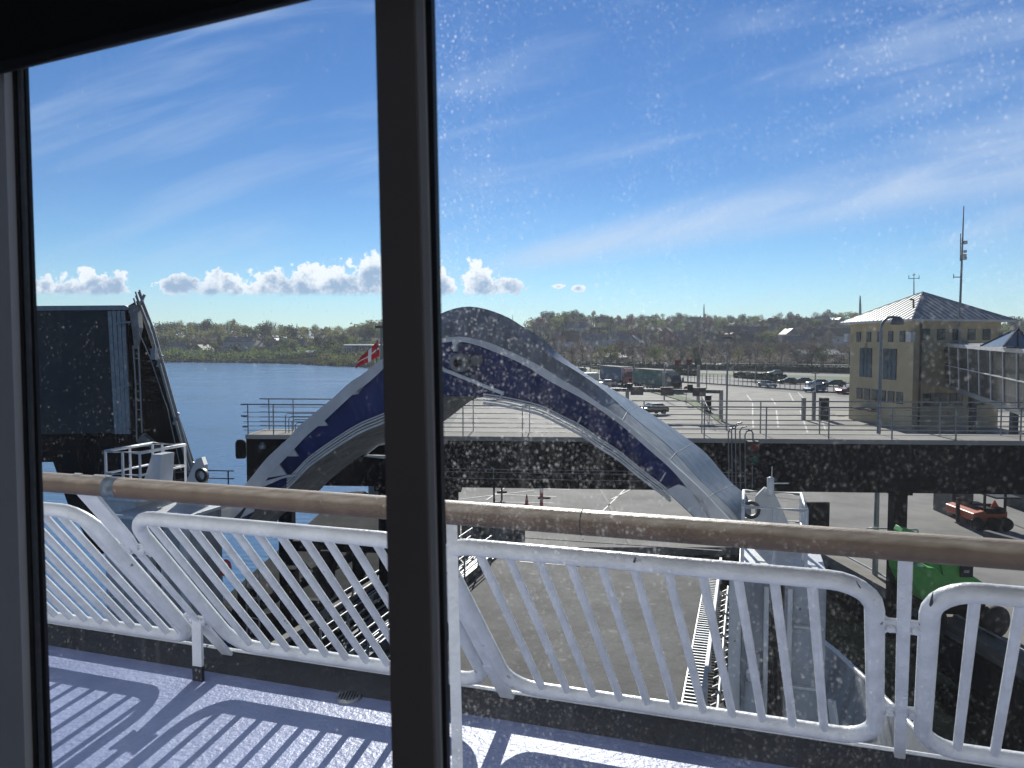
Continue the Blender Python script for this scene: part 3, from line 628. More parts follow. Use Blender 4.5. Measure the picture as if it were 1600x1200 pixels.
for side in (1, -1):
    cb = -5.7
    def bb(b): return cb + side * (b - cb)
    def BX(th, nm, a0, a1, b0, b1, z0, z1, m_):
        x0, x1 = sorted((bb(b0), bb(b1))); return MB().box(S((a0 + a1) / 2, (x0 + x1) / 2, (z0 + z1) / 2), x1 - x0, a1 - a0, z1 - z0, B, A).build(nm, m_, th, bevel=.015)
    lab = 'starboard' if side > 0 else 'port'
    th = thing('bow_shoulder', 'white steel bow shoulder with caged platform, ' + ('right foot of the visor' if side > 0 else 'left foot of the visor, partly shaded'), 'ship structure', S(13, bb(.6), -1))
    BX(th, 'platform', 12.7, 14.4, -.1, 1.25 if side > 0 else 1.6, ZS - .08, ZS, m_white)
    BX(th, 'casing', 12.9, 14.2, -.05, .42, -1, ZS - .08, m_should)
    BX(th, 'casing', 12.9, 14.3, .62, 1.25, -1, ZS - .1, m_should)
    BX(th, 'recess', 13.5, 14.2, .42, .62, -1, ZS - .1, m_black); BX(th, 'dark_opening', 12.86, 12.9, .8, 1.2, .2, 1.15, m_black); BX(th, 'door_panel', 12.86, 12.9, .04, .30, .3, 1.9, m_rim); BX(th, 'dark_slot', 12.86, 12.9, .33, .42, -1, 4.6, m_black)
    BX(th, 'guide_rail', 12.78, 12.9, .30, .38, -1, ZS - .3, m_rim)
    BX(th, 'guide_rail', 12.78, 12.9, .66, .74, -1, ZS - .3, m_rim)
    BX(th, 'bracket_box', 12.6, 12.9, .02, .3, 3.0, 3.5, m_should); BX(th, 'bracket_box', 12.7, 12.9, .05, .25, 3.7, 3.95, m_should)
    BX(th, 'flange', 12.85, 12.95, -.25, -.05, -1, ZS - .2, m_rim)
    for z in (1.3, 2.4, 3.4, 4.4): BX(th, 'stiffener', 12.80, 12.9, .76, 1.22, z, z + .05, m_rim)
    # sloping fin above the platform
    k = MB(); k.prism([S(13.9, bb(.15), ZS), S(13.9, bb(.95), ZS), S(14.0, bb(.45), ZS + 1.05), S(14.0, bb(.3), ZS + 1.1), S(13.9, bb(.15), ZS + .95)], A * .12); k.build('fin', m_white2, th)
    k = MB(); k.lathe(S(13.7, bb(.08), ZS + .75), [(.16, 0), (.16, .08), (.10, .08), (.10, 0)], 16, ax=A, cap=False); k.build('roller', m_dsteel, th)
    # side hull sweeping aft and outboard
    k = MB(); top = []; bot = []
    for i in range(13):
        s = i / 12
        if side > 0: a = 19.5 - 16 * s; b = 1.65 + 3.2 * s ** .85; top.append(S(a, bb(b), 1.9 + 1.2 * s)); bot.append(S(a, bb(b - 1.3), -2.2))
        else: a = 14.2 - 12 * s; b = 1.3 + 2.2 * math.sin(s * math.pi / 2) + .8 * s; top.append(S(a, bb(b), 1.6 + 1.2 * s)); bot.append(S(a, bb(b - .8), -3))
    k.strip(top, bot); ofs = B * (side * -.06); k.strip([p + ofs for p in top], [p + ofs for p in bot]); k.build('hull_side', m_should, th)
    MB().tube(top, .06, 6).build('gunwale', m_white, th)
    if side > 0:
        # sloping red/white boundary brace
        k = MB(); k.beam(S(12.8, 1.35, 3.3), S(12.2, 1.9, -.6), .06, .12); k.build('brace', m_rim, th)
        k = MB()
        for i in range(9): MB().tube([S(12.78 - .07 * i, 1.35 + .06 * i, 3.1 - .4 * i), S(12.76 - .07 * i, 1.35 + .06 * i, 3.1 - .4 * i)], .01, 5).build('rung', m_dsteel, th)
        
        k.tube([S(12.85, .45, 3.9), S(12.7, .47, 3.0), S(12.85, .44, 2.1), S(12.7, .5, 1.4)], .03, 6); k.build('hose', m_black, th); k = MB(); k.tube([S(12.8, .52, 4.2), S(12.75, .55, 3.0), S(12.8, .5, 2.0)], .018, 6); k.build('hose', m_black, th)
        k = MB(); k.tube([S(12.8, .12, 2.9), S(12.72, .16, 2.6), S(12.78, .15, 2.2), S(12.7, .1, 1.8)], .012, 5); k.build('cable', m_black, th); k = MB(); k.tube([S(12.75, .08, 2.3), S(12.7, .26, 2.1)], .014, 5); k.build('cable', m_black, th)
        k = MB(); k.lathe(S(12.74, .15, 3.6), [(.11, 0), (.11, .12), (0, .14)], 16, ax=-A, cap=False); k.build('hatch', m_rim, th)
        cage(12.75, 14.1, -.05, .92, ZS, 'white guard rail cage on the right bow shoulder', 1)
        k = MB(); k.tube([S(13.9, .42, ZS + 1), S(13.9, .42, ZS + 1.5)], .008, 5); k.tube([S(13.9, .38, ZS + 1.2), S(13.9, .7, ZS + 1.22)], .012, 5); k.lathe(S(13.9, .4, ZS + 1.0), [(.06, 0), (.06, .3), (0, .32)], 10); k.build('antenna', m_white, th)
        sb = thing('black_signboard', 'square black board mounted beyond the right guard rail cage', 'panel', S(14.6, 1.5, ZS))
        k = MB(); k.box(W(1276, 805, 13.2), .43, .06, .47); k.build('screen', m_girder, sb)
        k = MB(); c = W(1276, 805, 13.2); k.beam(c + Vector((-.3, .05, -.2)), c + Vector((-.35, .2, -.6)), .05, .05); k.build('bracket', m_dsteel, sb); k = MB(); k.beam(c + Vector((.2, .05, -.24)), c + Vector((.4, .1, -.35)), .03, .03); k.build('bracket', m_dsteel, sb)
    else:
        cage(13.3, 14.7, -13.7, -12.75, ZS + .25, 'white guard rail cage on the left bow shoulder by the black ramp', -1)
        BX(th, 'platform', 13.2, 14.8, 1.25, 2.4, ZS + .17, ZS + .25, m_white); BX(th, 'casing', 13.4, 15.2, 1.6, 2.5, -1, ZS + .15, m_white2)
        k = MB(); k.prism([S(13.5, -12.9, ZS + .2), S(13.5, -12.45, ZS + .2), S(13.5, -12.35, ZS + 1.2), S(13.5, -12.6, ZS + 1.2), S(13.5, -12.85, ZS + .6)], A * .4); k.build('fairlead', m_white2, th)
        k = MB()
        for i in range(9):
            z = ZS - .8 - .42 * i; k.tube([S(13.3, -13.7, z), S(13.3, -13.3, z)], .018, 6)
        k.tube([S(13.3, -13.7, ZS), S(13.3, -13.7, 1)], .02, 6); k.tube([S(13.3, -13.3, ZS), S(13.3, -13.3, 1)], .02, 6); k.build('ladder', m_white, th)
        rl_ = thing('life_ring', 'red life ring hanging on the shaded port shoulder', 'life ring', S(13, -11.2, 3.2))
        rc = W(352, 887, 15.8); k = MB(); k.tube([rc + Vector((.09 * math.cos(R(t_)), .03 * math.cos(R(t_)), .15 * math.sin(R(t_)))) for t_ in range(0, 360, 24)], .035, 8, closed=True); k.build('ring', mat('life_ring_red', (.6, .06, .04), .6), rl_)

# ---- linkspan side structures
def siderail(b, a0, a1, label, n, out):
    th = thing('ramp_side_rail', label, 'railing', S((a0 + a1) / 2, b, 0), group='steel side rails of the ramp')
    for z in (.5, .8, 1.1): MB().tube([S(a0, b, z), S(a1, b, z)], .03, 6).build('rail', m_steel, th)
    for i in range(n): MB().beam(S(a0 + (a1 - a0) * i / (n - 1), b, 0), S(a0 + (a1 - a0) * i / (n - 1), b, 1.12), .06, .06).build('post', m_steel, th)
    MB().box(S((a0 + a1) / 2, b, .15), .12, a1 - a0, .35, B, A).build('kerb', m_dsteel, th)
siderail(LB0 - .1, 17, 29, 'steel side rail along the left edge of the asphalt ramp', 9, -1)
siderail(LB0 - 1.3, 18, 30, 'outer steel side rail of the walkway left of the ramp', 9, -1)
siderail(LB0 - 2.3, 20, 31, 'farthest left steel side rail by the water', 8, -1)
wk = thing('side_walkway', 'black steel walkway with pipes left of the ramp', 'walkway', S(24, LB0 - .7, -.4))
MB().box(S(24, LB0 - .75, -.1), 1.1, 13, .12, B, A).build('grating', m_dsteel, wk)
k = MB()
for i in range(4): k.tube([S(18, LB0 - .3 - .2 * i, .22), S(30.5, LB0 - .3 - .2 * i, .22)], .05, 6)
k.build('pipe', m_steel, wk)
k = MB()
for i in range(12): k.beam(S(18 + i, LB0 - .2, .1), S(18.8 + i, LB0 - 1.1, .5), .06, .06)
k.build('cross_member', m_dsteel, wk)
gw = thing('grating_walkway', 'grey grating walkway with pale handrail along the right edge of the ramp', 'walkway', S(22, LB1 + .3, 0))
k = MB()
for i in range(75): k.box(S(15 + i * .2, LB1 + .28, .02), .5, .05, .04, B, A)
for s in (.04, .52): k.beam(S(15, LB1 + s, .02), S(30, LB1 + s, .02), .04, .08)
k.build('grating', m_steel, gw)
k = MB(); k.beam(S(15, LB1 + .62, .95), S(29, LB1 + .62, .95), .09, .09); k.build('handrail', m_rim, gw)
for i in range(8): MB().beam(S(15 + i * 2, LB1 + .62, 0), S(15 + i * 2, LB1 + .62, .95), .06, .06).build('post', m_rim, gw)
k = MB()
for i in range(26): k.beam(S(15.2 + i * .55, LB1 + .7, -.3), S(15.4 + i * .55, LB1 + 1.5, .1), .05, .05)
for s in (.9, 1.2): k.tube([S(15, LB1 + s, -.1), S(29, LB1 + s, -.1)], .05, 6)
k.build('pipework', m_steel, gw)
k = MB(); k.box(S(22, LB1 + 1.2, -.6), 1.5, 15, .3, B, A); k.build('trough', m_girder, gw)
fd = thing('fender_wall', 'dark fender frame between the ramp and the right bow shoulder', 'fender', S(20, .6, -2))
k = MB()
for i in range(7): k.beam(S(15.5 + i * 2.2, 1.4, -5), S(15.5 + i * 2.2, 1.4, -.1), .4, .4)
k.beam(S(15, 1.4, -.2), S(30, 1.4, -.2), .5, .5); k.beam(S(15, 1.4, -1.6), S(30, 1.4, -1.6), .3, .4); k.build('timber', m_fender, fd)
bw = thing('berth_wall', 'tall dark berth wall with ledges between the left water and the ramp', 'wall', S(24, -12, -4))
for i_, (b0_, b1_, z1_) in enumerate(((-12.9, -12.2, .6), (-12.2, -11.3, -.35))): MB().box(S(24, (b0_ + b1_) / 2, (z1_ - 5) / 2), b1_ - b0_, 14, z1_ + 5, B, A).build('tier', m_fender, bw)
MB().prism([Vector((-9.5, 26, -5)), Vector((-2.2, 33, -5)), Vector((-9.7, 49.3, -5)), Vector((-11, 49, -5)), Vector((-11, 28, -5))], (0, 0, 4.3)).build('tier', m_fender, bw)
k = MB(); k.beam(S(17.2, -12.25, .75), S(30.8, -12.25, .75), .25, .15); k.build('ledge', m_conc, bw)
fd2 = thing('fender_wall', 'dark fender frame standing in the water left of the ramp', 'fender', S(20, -13.4, -2))
k = MB()
for i in range(8): k.beam(S(17.5 + i * 2.1, -13.2, -5), S(17.5 + i * 2.1, -13.2, 2.2), .4, .4)
for z in (-1.4, .2, 1.6): k.beam(S(17, -13.2, z), S(33, -13.2, z), .25, .35)
k.build('timber', m_fender, fd2)
k = MB()
for i in range(14): k.tube([S(17.2, -13.0, -1 + i * .28), S(17.2, -12.6, -1 + i * .28)], .02, 5)
k.tube([S(17.2, -13.0, -1.5), S(17.2, -13.0, 3)], .025, 5); k.tube([S(17.2, -12.6, -1.5), S(17.2, -12.6, 3)], .025, 5); k.build('ladder', m_steel, fd2)

# ================================================================== gangway girder over the ramp
GD = Vector((24.1, -1.6, 0)).normalized(); GN = Vector((1.6, 24.1, 0)).normalized(); GO = Vector((-8.65, 24.5, 0))
def GP(s, n, z): return GO + GD * s + GN * n + UP * z
GL = 42
ggw = thing('gangway_girder', 'long black girder walkway with steel railings crossing behind the visor', 'gangway', GP(10, .7, 4.4))
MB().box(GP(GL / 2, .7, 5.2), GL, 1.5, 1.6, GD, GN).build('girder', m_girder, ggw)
MB().box(GP(GL / 2, .7, 6.03), GL, 1.56, .05, GD, GN).build('walkway_deck', m_lane, ggw)
k = MB(); k.box(GP(GL / 2, -.08, 5.98), GL, .06, .13, GD, GN); k.build('kerb_flange', m_lane, ggw)
k = MB()
for z in (4.75, 4.95, 5.05): k.tube([GP(5.5, -.28, z), GP(16, -.28, z - .04)], .014, 5)
for i in range(5): k.tube([GP(5.5 + 2.6 * i, -.28, 4.7), GP(5.5 + 2.6 * i, -.28, 5.1)], .014, 5)
k.build('hung_cable', m_steel, ggw)
for n_, h_ in ((0.0, .98), (1.35, 1.06)):
    for z, r_ in ((h_, .024), (h_ * .74, .011), (h_ * .58, .011), (h_ * .42, .011), (h_ * .28, .011), (h_ * .14, .011)):
        MB().tube([GP(-.1, n_, 6.05 + z), GP(GL, n_, 6.05 + z)], r_, 6).build('rail', m_steel, ggw)
    i = 0
    for s in ([0.05, .9, 2.6] + [5.2 + 1.9 * j for j in range(20)]):
        MB().beam(GP(s + (.17 if n_ else 0), n_, 6.03), GP(s + (.17 if n_ else 0), n_, 6.05 + h_), .03, .035).build('post', m_steel, ggw)
k = MB()
for j in range(5):
    x0 = 1.15 + j * .11; k.tube([GP(x0, .4, 6.05), GP(x0, .4, 6.62 - j * .1), GP(x0 + .08, .4, 6.7 - j * .1), GP(6, .4, 6.7 - j * .1)], .014, 5)
k.build('hose_rack', m_dsteel, ggw)
k = MB()
for z, e in ((7.03, -.25), (6.65, -.25), (6.3, -.2)): k.tube([GP(0, 0, z), GP(e, .2, z - .02)], .03, 6)
k.build('end_rail', m_steel, ggw)
for s, n_ in ((-.25, .1), (-.25, 1.2)):
    k = MB(); k.lathe(GP(s, n_, 5.25), [(.15, 0), (.17, .08), (.17, .5), (.12, .6), (0, .62)], 14); k.build('end_buffer', m_girder, ggw)
for s in (.6, 1.3):
    k = MB(); k.lathe(GP(s, -.2, 5.6), [(.1, 0), (.12, .1), (.05, .22)], 10, ax=UP); k.build('floodlight', m_steel, ggw)
def gcol(s, n, w, label, z0=0, m_=None):
    p = GP(s, n, 0); th = thing('support_column', label, 'column', (p.x, p.y, z0), group='steel columns under the girder')
    MB().beam((p.x, p.y, z0), (p.x, p.y, 4.38), w, w, Vector((0, 1, 0))).build('shaft', m_ or m_girder, th)
    MB().box((p.x, p.y, 4.25), w * 1.5, w * 1.5, .22).build('cap_plate', m_girder, th); MB().box((p.x, p.y, z0 + .03), w * 1.8, w * 1.8, .06).build('base_plate', m_dsteel, th)
gcol(21.15, 1.2, .42, 'broad black steel column in front of the green lift')
for s, lb in ((4.4, 'black column in the water under the left end of the girder'), (6.6, 'black column beside the left foot of the visor'), (1.0, 'outermost black column under the left end of the girder')): gcol(s, .8, .45, lb, z0=-4)
k = MB(); k.beam(GP(1, .8, 2.2), GP(6.6, .8, 2.2), .3, .35); k.beam(GP(1, .8, .2), GP(6.6, .8, .2), .25, .3); k.beam(GP(1, .8, 2.2), GP(4.4, .8, -1.5), .15, .15); k.beam(GP(4.4, .8, -1.5), GP(6.6, .8, 2.2), .15, .15)
ob = k.build('cross_bracing', m_girder); tag(ob, 'dark cross bracing between the columns under the girder end', 'bracing')
bt = thing('berth_shade_fill', 'added dark deck and piles standing in for the shade below the quay wall', 'fender', (11.5, 22, -3))  # added black deck stands in for the shaded water beside the quay
k = MB(); k.prism([Vector((9.5, 33, -1.5)), Vector((9.0, 20, -1.5)), Vector((9.5, 8, -1.5)), Vector((14.0, 8, -1.5)), Vector((13.9, 20, -1.5)), Vector((12.8, 33, -1.5))], (0, 0, .25)); k.build('deck', mat('shade_black_deck', (.008, .011, .011), 1, var=.5, scale=1, spec=0), bt)
for i in range(9): MB().beam((8.9, 9 + i * 2.6, -5), (8.9, 9 + i * 2.6, -.9), .35, .35).build('pile', m_fender, bt)
k = MB(); k.tube([Vector((9.6, 8, -.6)), Vector((9.6, 31, -.6))], .14, 8); k.build('pipe', m_dsteel, bt)
# platform with hanging ladder frames left of the girder
lf = thing('landing_platform', 'small dark landing with curved railings left of the girder end', 'platform', GP(-2.2, .2, 3.6))
MB().box(GP(-1.8, .4, 3.7), 3.2, 1.6, .15, GD, GN).build('floor', m_girder, lf)
k = MB()
for z in (3.95, 4.25, 4.55, 4.8): k.tube([GP(-4.2, -.3, z - .15), GP(-2.5, -.3, z), GP(-1.3, -.3, z + .1), GP(-.3, -.35, z + .1)], .02, 6)
for s in (-3.2, -2.3, -1.3, -.5): k.tube([GP(s, -.32, 3.7), GP(s, -.32, 4.9)], .025, 6)
k.build('railing', m_dsteel, lf)
# pipes and signal on the girder face
pg_ = thing('pipe_riser', 'bundle of thin pipes looping over the girder right of the visor', 'pipes', GP(14.6, -.3, 4.4))
for j, (x, yt) in enumerate(((1138, 676), (1143, 672), (1149, 668), (1156, 674), (1164, 680))):
    d = 23.2; a = W(x, yt, d); b = W(x + 1, 765, d); MB().tube([b, a, a + Vector((.05, 0, .12)), a + Vector((.2, 0, .15)), a + Vector((.28, .4, .12))], .022, 6).build('pipe', m_steel, pg_)
ts = thing('signal_lamp', 'hooded red and green signal lamp hanging on the girder face', 'signal', W(1176, 722, 23))
k = MB(); c = W(1176, 708, 23); k.box(c, .34, .2, .75); k.build('housing', m_black, ts)
for dz, cc in ((.2, (.35, .03, .03)), (-.18, (.03, .2, .12))):
    k = MB(); k.lathe(c + Vector((0, -.1, dz)), [(.1, 0), (.1, .1), (.09, .1), (.09, .02), (0, .02)], 14, ax=(0, -1, 0), cap=False); k.build('lens', mat('signal_lens', cc, .3), ts)
k = MB(); k.tube([c + Vector((0, 0, .38)), c + Vector((0, 0, .6)), c + Vector((-.05, 0, .7)), c + Vector((-.15, 0, .72))], .025, 6); k.tube([c + Vector((0, 0, -.38)), c + Vector((0, 0, -1.1))], .018, 5); k.build('bracket', m_steel, ts)

# ================================================================== the raised black ramp on the left
rt = W(60, 470, 26)
rp = thing('raised_ramp', 'tall black raised ship ramp with steel edge rails on the left', 'ramp', (W(180, 760, 26).x, 26, 0))
D0 = 26.0
def pl(pts, d): return [W(x, y, d) for x, y in pts]
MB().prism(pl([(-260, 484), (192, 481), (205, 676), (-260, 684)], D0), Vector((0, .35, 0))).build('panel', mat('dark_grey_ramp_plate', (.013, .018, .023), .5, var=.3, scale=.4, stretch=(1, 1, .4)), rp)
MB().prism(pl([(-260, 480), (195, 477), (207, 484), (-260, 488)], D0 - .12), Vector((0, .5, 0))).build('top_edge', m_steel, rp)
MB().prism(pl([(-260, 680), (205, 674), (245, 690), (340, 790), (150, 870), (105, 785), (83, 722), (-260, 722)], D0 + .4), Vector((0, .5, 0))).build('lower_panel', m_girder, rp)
MB().prism(pl([(196, 480), (214, 470), (306, 752), (322, 800), (180, 800), (205, 676)], D0 + .3), Vector((0, .35, 0))).build('side_girder', mat('brown_black_steel', (.012, .011, .011), .8, var=.5, scale=1, spec=.1), rp)
for x in (172, 179, 186, 193):
    MB().beam(W(x, 486, D0 - .15), W(x + 11 - (x - 172) * .1, 678, D0 - .15), .13, .08, Vector((0, 1, 0))).build('vertical_rail', m_steel, rp)
for x0, x1, y0 in ((214, 300, 462), (218, 306, 456)):
    k = MB(); k.tube([W(x0 - 1, y0, D0), W(x0 + 22, y0 + 60, D0), W(x1, 752, D0)], .045, 6); k.build('edge_tube', m_steel, rp)
k = MB()
for x, y in ((226, 460), (254, 555), (279, 645), (303, 722)): k.beam(W(x, y, D0 - .1), W(x - 8, y + 18, D0 - .1), .07, .07); 
for x, y in ((212, 456), (218, 453), (209, 466)): k.beam(W(x, y, D0), W(x + 6, y + 18, D0), .05, .05)
k.build('rail_bracket', m_steel, rp)
MB().prism(pl([(200, 478), (214, 476), (217, 512), (210, 545), (206, 512)], D0 - .2), Vector((0, .3, 0))).build('hinge_arm', m_soff, rp)
MB().prism(pl([(214, 688), (222, 678), (252, 706), (232, 698), (216, 698)], D0 - .2), Vector((0, .3, 0))).build('hinge_arm', m_soff, rp)
k = MB(); k.tube([W(208, 540, D0 - .3), W(212, 600, D0 - .3), W(214, 690, D0 - .3)], .03, 6); k.tube([W(216, 540, D0 - .3), W(219, 600, D0 - .3), W(222, 676, D0 - .3)], .03, 6)
for y in (560, 600, 611, 625, 640, 655): k.tube([W(209 + (y - 560) * .05, y, D0 - .3), W(217 + (y - 560) * .05, y, D0 - .3)], .02, 5)
for y in (505, 604, 673): k.beam(W(183, y + 1, D0 - .35), W(203, y - 2, D0 - .35), .08, .06)
k.tube([W(217, 520, D0 - .3), W(235, 560, D0 - .3), W(262, 640, D0 - .3), W(283, 735, D0 - .3)], .018, 5)
k.build('lock_gear', m_steel, rp)
MB().box(W(241, 553, D0 - .5), .15, .2, .38).build('lamp_box', m_steel, rp)

# ================================================================== terminal building and other things ashore
def building():
    zt = 11.3; cx = W(1426, 600, 78).x
    corner = Vector((cx, 78, 0)); e1 = Vector(((1328 - 800) / F * 90, 90, 0)) - corner   # left facade goes away to the left
    e2 = Vector(((1562 - 800) / F * 80.5, 80.5, 0)) - corner
    L1 = e1.length; L2 = e2.length; d1 = e1.normalized(); d2 = e2.normalized()
    n1 = Vector((d1.y, -d1.x, 0)); n1 = n1 if n1.y < 0 else -n1; n2 = Vector((d2.y, -d2.x, 0)); n2 = n2 if n2.y < 0 else -n2
    th = thing('terminal_building', 'ochre rendered terminal building with a pyramid metal roof', 'building', corner)
    base = [corner, corner + e1, corner + e1 + e2, corner + e2]
    MB().prism(base, (0, 0, zt)).build('wall', m_yellow, th)
    ov = 1.0; o = [corner - d1 * ov - d2 * ov, corner + e1 + d1 * ov - d2 * ov, corner + e1 + e2 + d1 * ov + d2 * ov, corner + e2 + d2 * ov - d1 * ov]
    MB().prism([p + UP * zt for p in o], (0, 0, .22)).build('eaves', m_rim, th)
    ctr = sum(base, Vector((0, 0, 0))) / 4; apex = W(1441, 456, ctr.y); apex = Vector((ctr.x, ctr.y, apex.z)); zt2 = zt + .22
    rf = MB(); rf.add([p + UP * (zt2 + .005) for p in o] + [apex], [(0, 1, 4), (1, 2, 4), (2, 3, 4), (3, 0, 4), (3, 2, 1, 0)]); roof = rf.build('roof', m_zinc, th)
    sm_ = MB()
    for (a, b) in ((o[0], o[1]), (o[0], o[3])):
        a = a + UP * zt2; b = b + UP * zt2; mid = (a + b) / 2; nn = 18
        for i in range(1, nn):
            s = i / nn; p = a.lerp(b, s); tt = 1 - abs(2 * s - 1); q = p + (apex - mid) * tt; sm_.beam(p + UP * .03, q + UP * .03, .07, .06)
    sm_.build('seam', m_zinc, roof)
    k = MB()
    for p in (o[0], o[1], o[3]): k.beam(p + UP * (zt2 + .02), apex + UP * .02, .12, .06)
    k.build('ridge_cap', m_steel, roof)
    def win(cornr, d, n, u, z, w, h, nx=1, ny=1):
        c = cornr + d * u + UP * z + n * .03
        fr = MB(); fr.box(c, w + .14, .06, h + .14, d, n); f_ = fr.build('window', m_dsteel, th)
        MB().box(c + n * .035, w, .02, h, d, n).build('pane', m_glassd, f_)
        g_ = MB()
        for i in range(1, nx): g_.box(c + n * .055 + d * (w * (i / nx - .5)), .06, .03, h, d, n)
        for j in range(1, ny): g_.box(c + n * .056 + UP * (h * (j / ny - .5)), w, .03, .06, d, n)
        if nx * ny > 1: g_.build('glazing_bar', m_dsteel, f_)
    def zf(y, d=82): return 9 + (YH - y) * d / F
    for i in range(5): win(corner, d1, n1, L1 * (.16 + i * .173), zf(526), .75, 1.0)
    win(corner, d1, n1, L1 * .335, zf(569), 2.1 * L1 / 11, 3.2, 3, 2); win(corner, d1, n1, L1 * .72, zf(568), 2.1 * L1 / 11, 3.2, 3, 2)
    for i in range(6): win(corner, d1, n1, L1 * (.175 + i * .128), zf(620), L1 * .085, 1.1)
    for i in range(5): win(corner, d2, n2, L2 * (.13 + i * .175), zf(523), .8, 1.0)
    for u in (.2, .32, .5, .72, .88): win(corner, d2, n2, L2 * u, zf(621), 1.5, 1.2, 2)
    MB().box(corner + d2 * (L2 * .07) + n2 * .12 + UP * (zt / 2), .14, .14, zt - .2).build('downpipe', m_dsteel, th)
    for p_, d_, n_ in ((corner, d1, n1), (corner + e1, d1, n1), (corner + e2, d2, n2)):
        MB().box(p_ + n_ * .25 + UP * (zt - 1.6) + d_ * .2, .8, .45, 1.0, d_, n_).build('floodlight_box', m_rim, th)
    MB().box(corner + d1 * (L1 * .6) + n1 * .6 + UP * 1.6, 3.5, 1.2, .25, d1, n1).build('canopy', m_dsteel, th)
    rj = apex.lerp(o[0] + UP * zt2, .62)
    vent = MB(); vent.tube([rj + Vector((-.3, 0, 0)), rj + Vector((-.35, 0, .9)), rj + Vector((-.7, 0, .9))], .1, 8); vent.build('roof_vent', m_dsteel, roof)
    return corner, d1, d2, L1, L2, apex
corner, d1, d2, L1, L2, apex = building()
# glazed passenger bridge
gb = thing('glazed_walkway', 'glazed passenger bridge descending from the ochre building to the right', 'walkway', W(1550, 660, 66))
def glazed():
    tl, tr = W(1470, 541, 80), W(1640, 556, 54); bl_, br = W(1472, 597, 80), W(1640, 655, 54); bk_ = Vector((3.4, 1.2, 0))
    n = 9
    T = [tl.lerp(tr, i / n) for i in range(n + 1)]; Bm = [bl_.lerp(br, i / n) for i in range(n + 1)]
    MB().prism([T[0], T[-1], T[-1] + bk_, T[0] + bk_], (0, 0, .35)).build('roof', m_rim, gb)
    MB().prism([T[0] + UP * .36 + bk_ * .15, T[-1] + UP * .36 + bk_ * .15, T[-1] + bk_ * .9 + UP * .36, T[0] + bk_ * .9 + UP * .36], (0, 0, .12)).build('roof_cap', m_zinc, gb)
    MB().prism([Bm[0] - UP * .5, Bm[-1] - UP * .5, Bm[-1] + bk_ - UP * .5, Bm[0] + bk_ - UP * .5], (0, 0, .45)).build('floor_beam', m_steel, gb)
    for o_ in (Vector((0, 0, 0)), bk_):
        for i in range(n): MB().prism([Bm[i] + o_, Bm[i + 1] + o_, T[i + 1] + o_, T[i] + o_], Vector((.04, .02, 0))).build('pane', m_win, gb)
        k = MB()
        for i in range(n + 1): k.beam(Bm[i] + o_ - Vector((.05, .03, 0)), T[i] + o_ - Vector((.05, .03, 0)), .1, .1, Vector((0, 1, 0)))
        k.beam((Bm[0] + T[0]) / 2 + o_ - Vector((.06, .04, 0)), (Bm[-1] + T[-1]) / 2 + o_ - Vector((.06, .04, 0)), .08, .08)
        k.build('mullion', m_rim, gb)
    for x, y, d in ((1567, 640, 66), (1505, 620, 76), (1625, 650, 60)):
        p = W(x, y, d); MB().beam((p.x + 1, p.y, 0), (p.x + 1, p.y, p.z + .6), .5, .5, Vector((0, 1, 0))).build('support', m_dsteel, gb)
m_win = bpy.data.materials.new('tinted_glazing'); m_win.use_nodes = True
_b = m_win.node_tree.nodes['Principled BSDF']; _b.inputs['Base Color'].default_value = (.06, .07, .08, 1); _b.inputs['Roughness'].default_value = .08; _b.inputs['Alpha'].default_value = .55
glazed()
sk = W(1586, 540, 60); skt = thing('skylight', 'small pyramid skylight on the glazed walkway roof', 'skylight', sk)
k = MB(); a = W(1568, 541, 60); b = W(1612, 543, 60); ap = W(1591, 513, 61.5)
k.add([a, b, b + Vector((0, 3, 0)), a + Vector((0, 3, 0)), ap], [(0, 1, 4), (1, 2, 4), (2, 3, 4), (3, 0, 4), (0, 3, 2, 1)]); k.build('glass', mat('blue_grey_skylight_glass', (.25, .33, .42), .15, var=.1), skt)
k = MB()
for p in (a, b, a + Vector((0, 3, 0)), b + Vector((0, 3, 0)), (a + b) / 2): k.beam(p, ap, .12, .12)
k.build('frame', m_dsteel, skt)
# terminal low range behind the railing (dark base of the bridge)
# street lamp
lp = G(1367, 905)
sl_ = thing('street_lamp', 'tall grey street lamp with a hooked arm in front of the ochre building', 'street lamp', lp)
zt_ = 9 + (YH - 490) * lp.y / F
pts = [lp, lp + UP * (zt_ - .55)] + [lp + Vector((.4 - .4 * math.cos(R(t_)), 0, zt_ - .55 + .42 * math.sin(R(t_)))) for t_ in range(20, 121, 20)]
MB().tube(pts, [.11] + [.05] * (len(pts) - 1), 10).build('pole', m_steel, sl_)
k = MB(); k.lathe(lp + Vector((.58, 0, zt_ - .42)), [(.22, 0), (.25, .05), (.22, .2), (.1, .3), (0, .32)], 14, cap=False); k.build('lamp_head', m_soff, sl_)
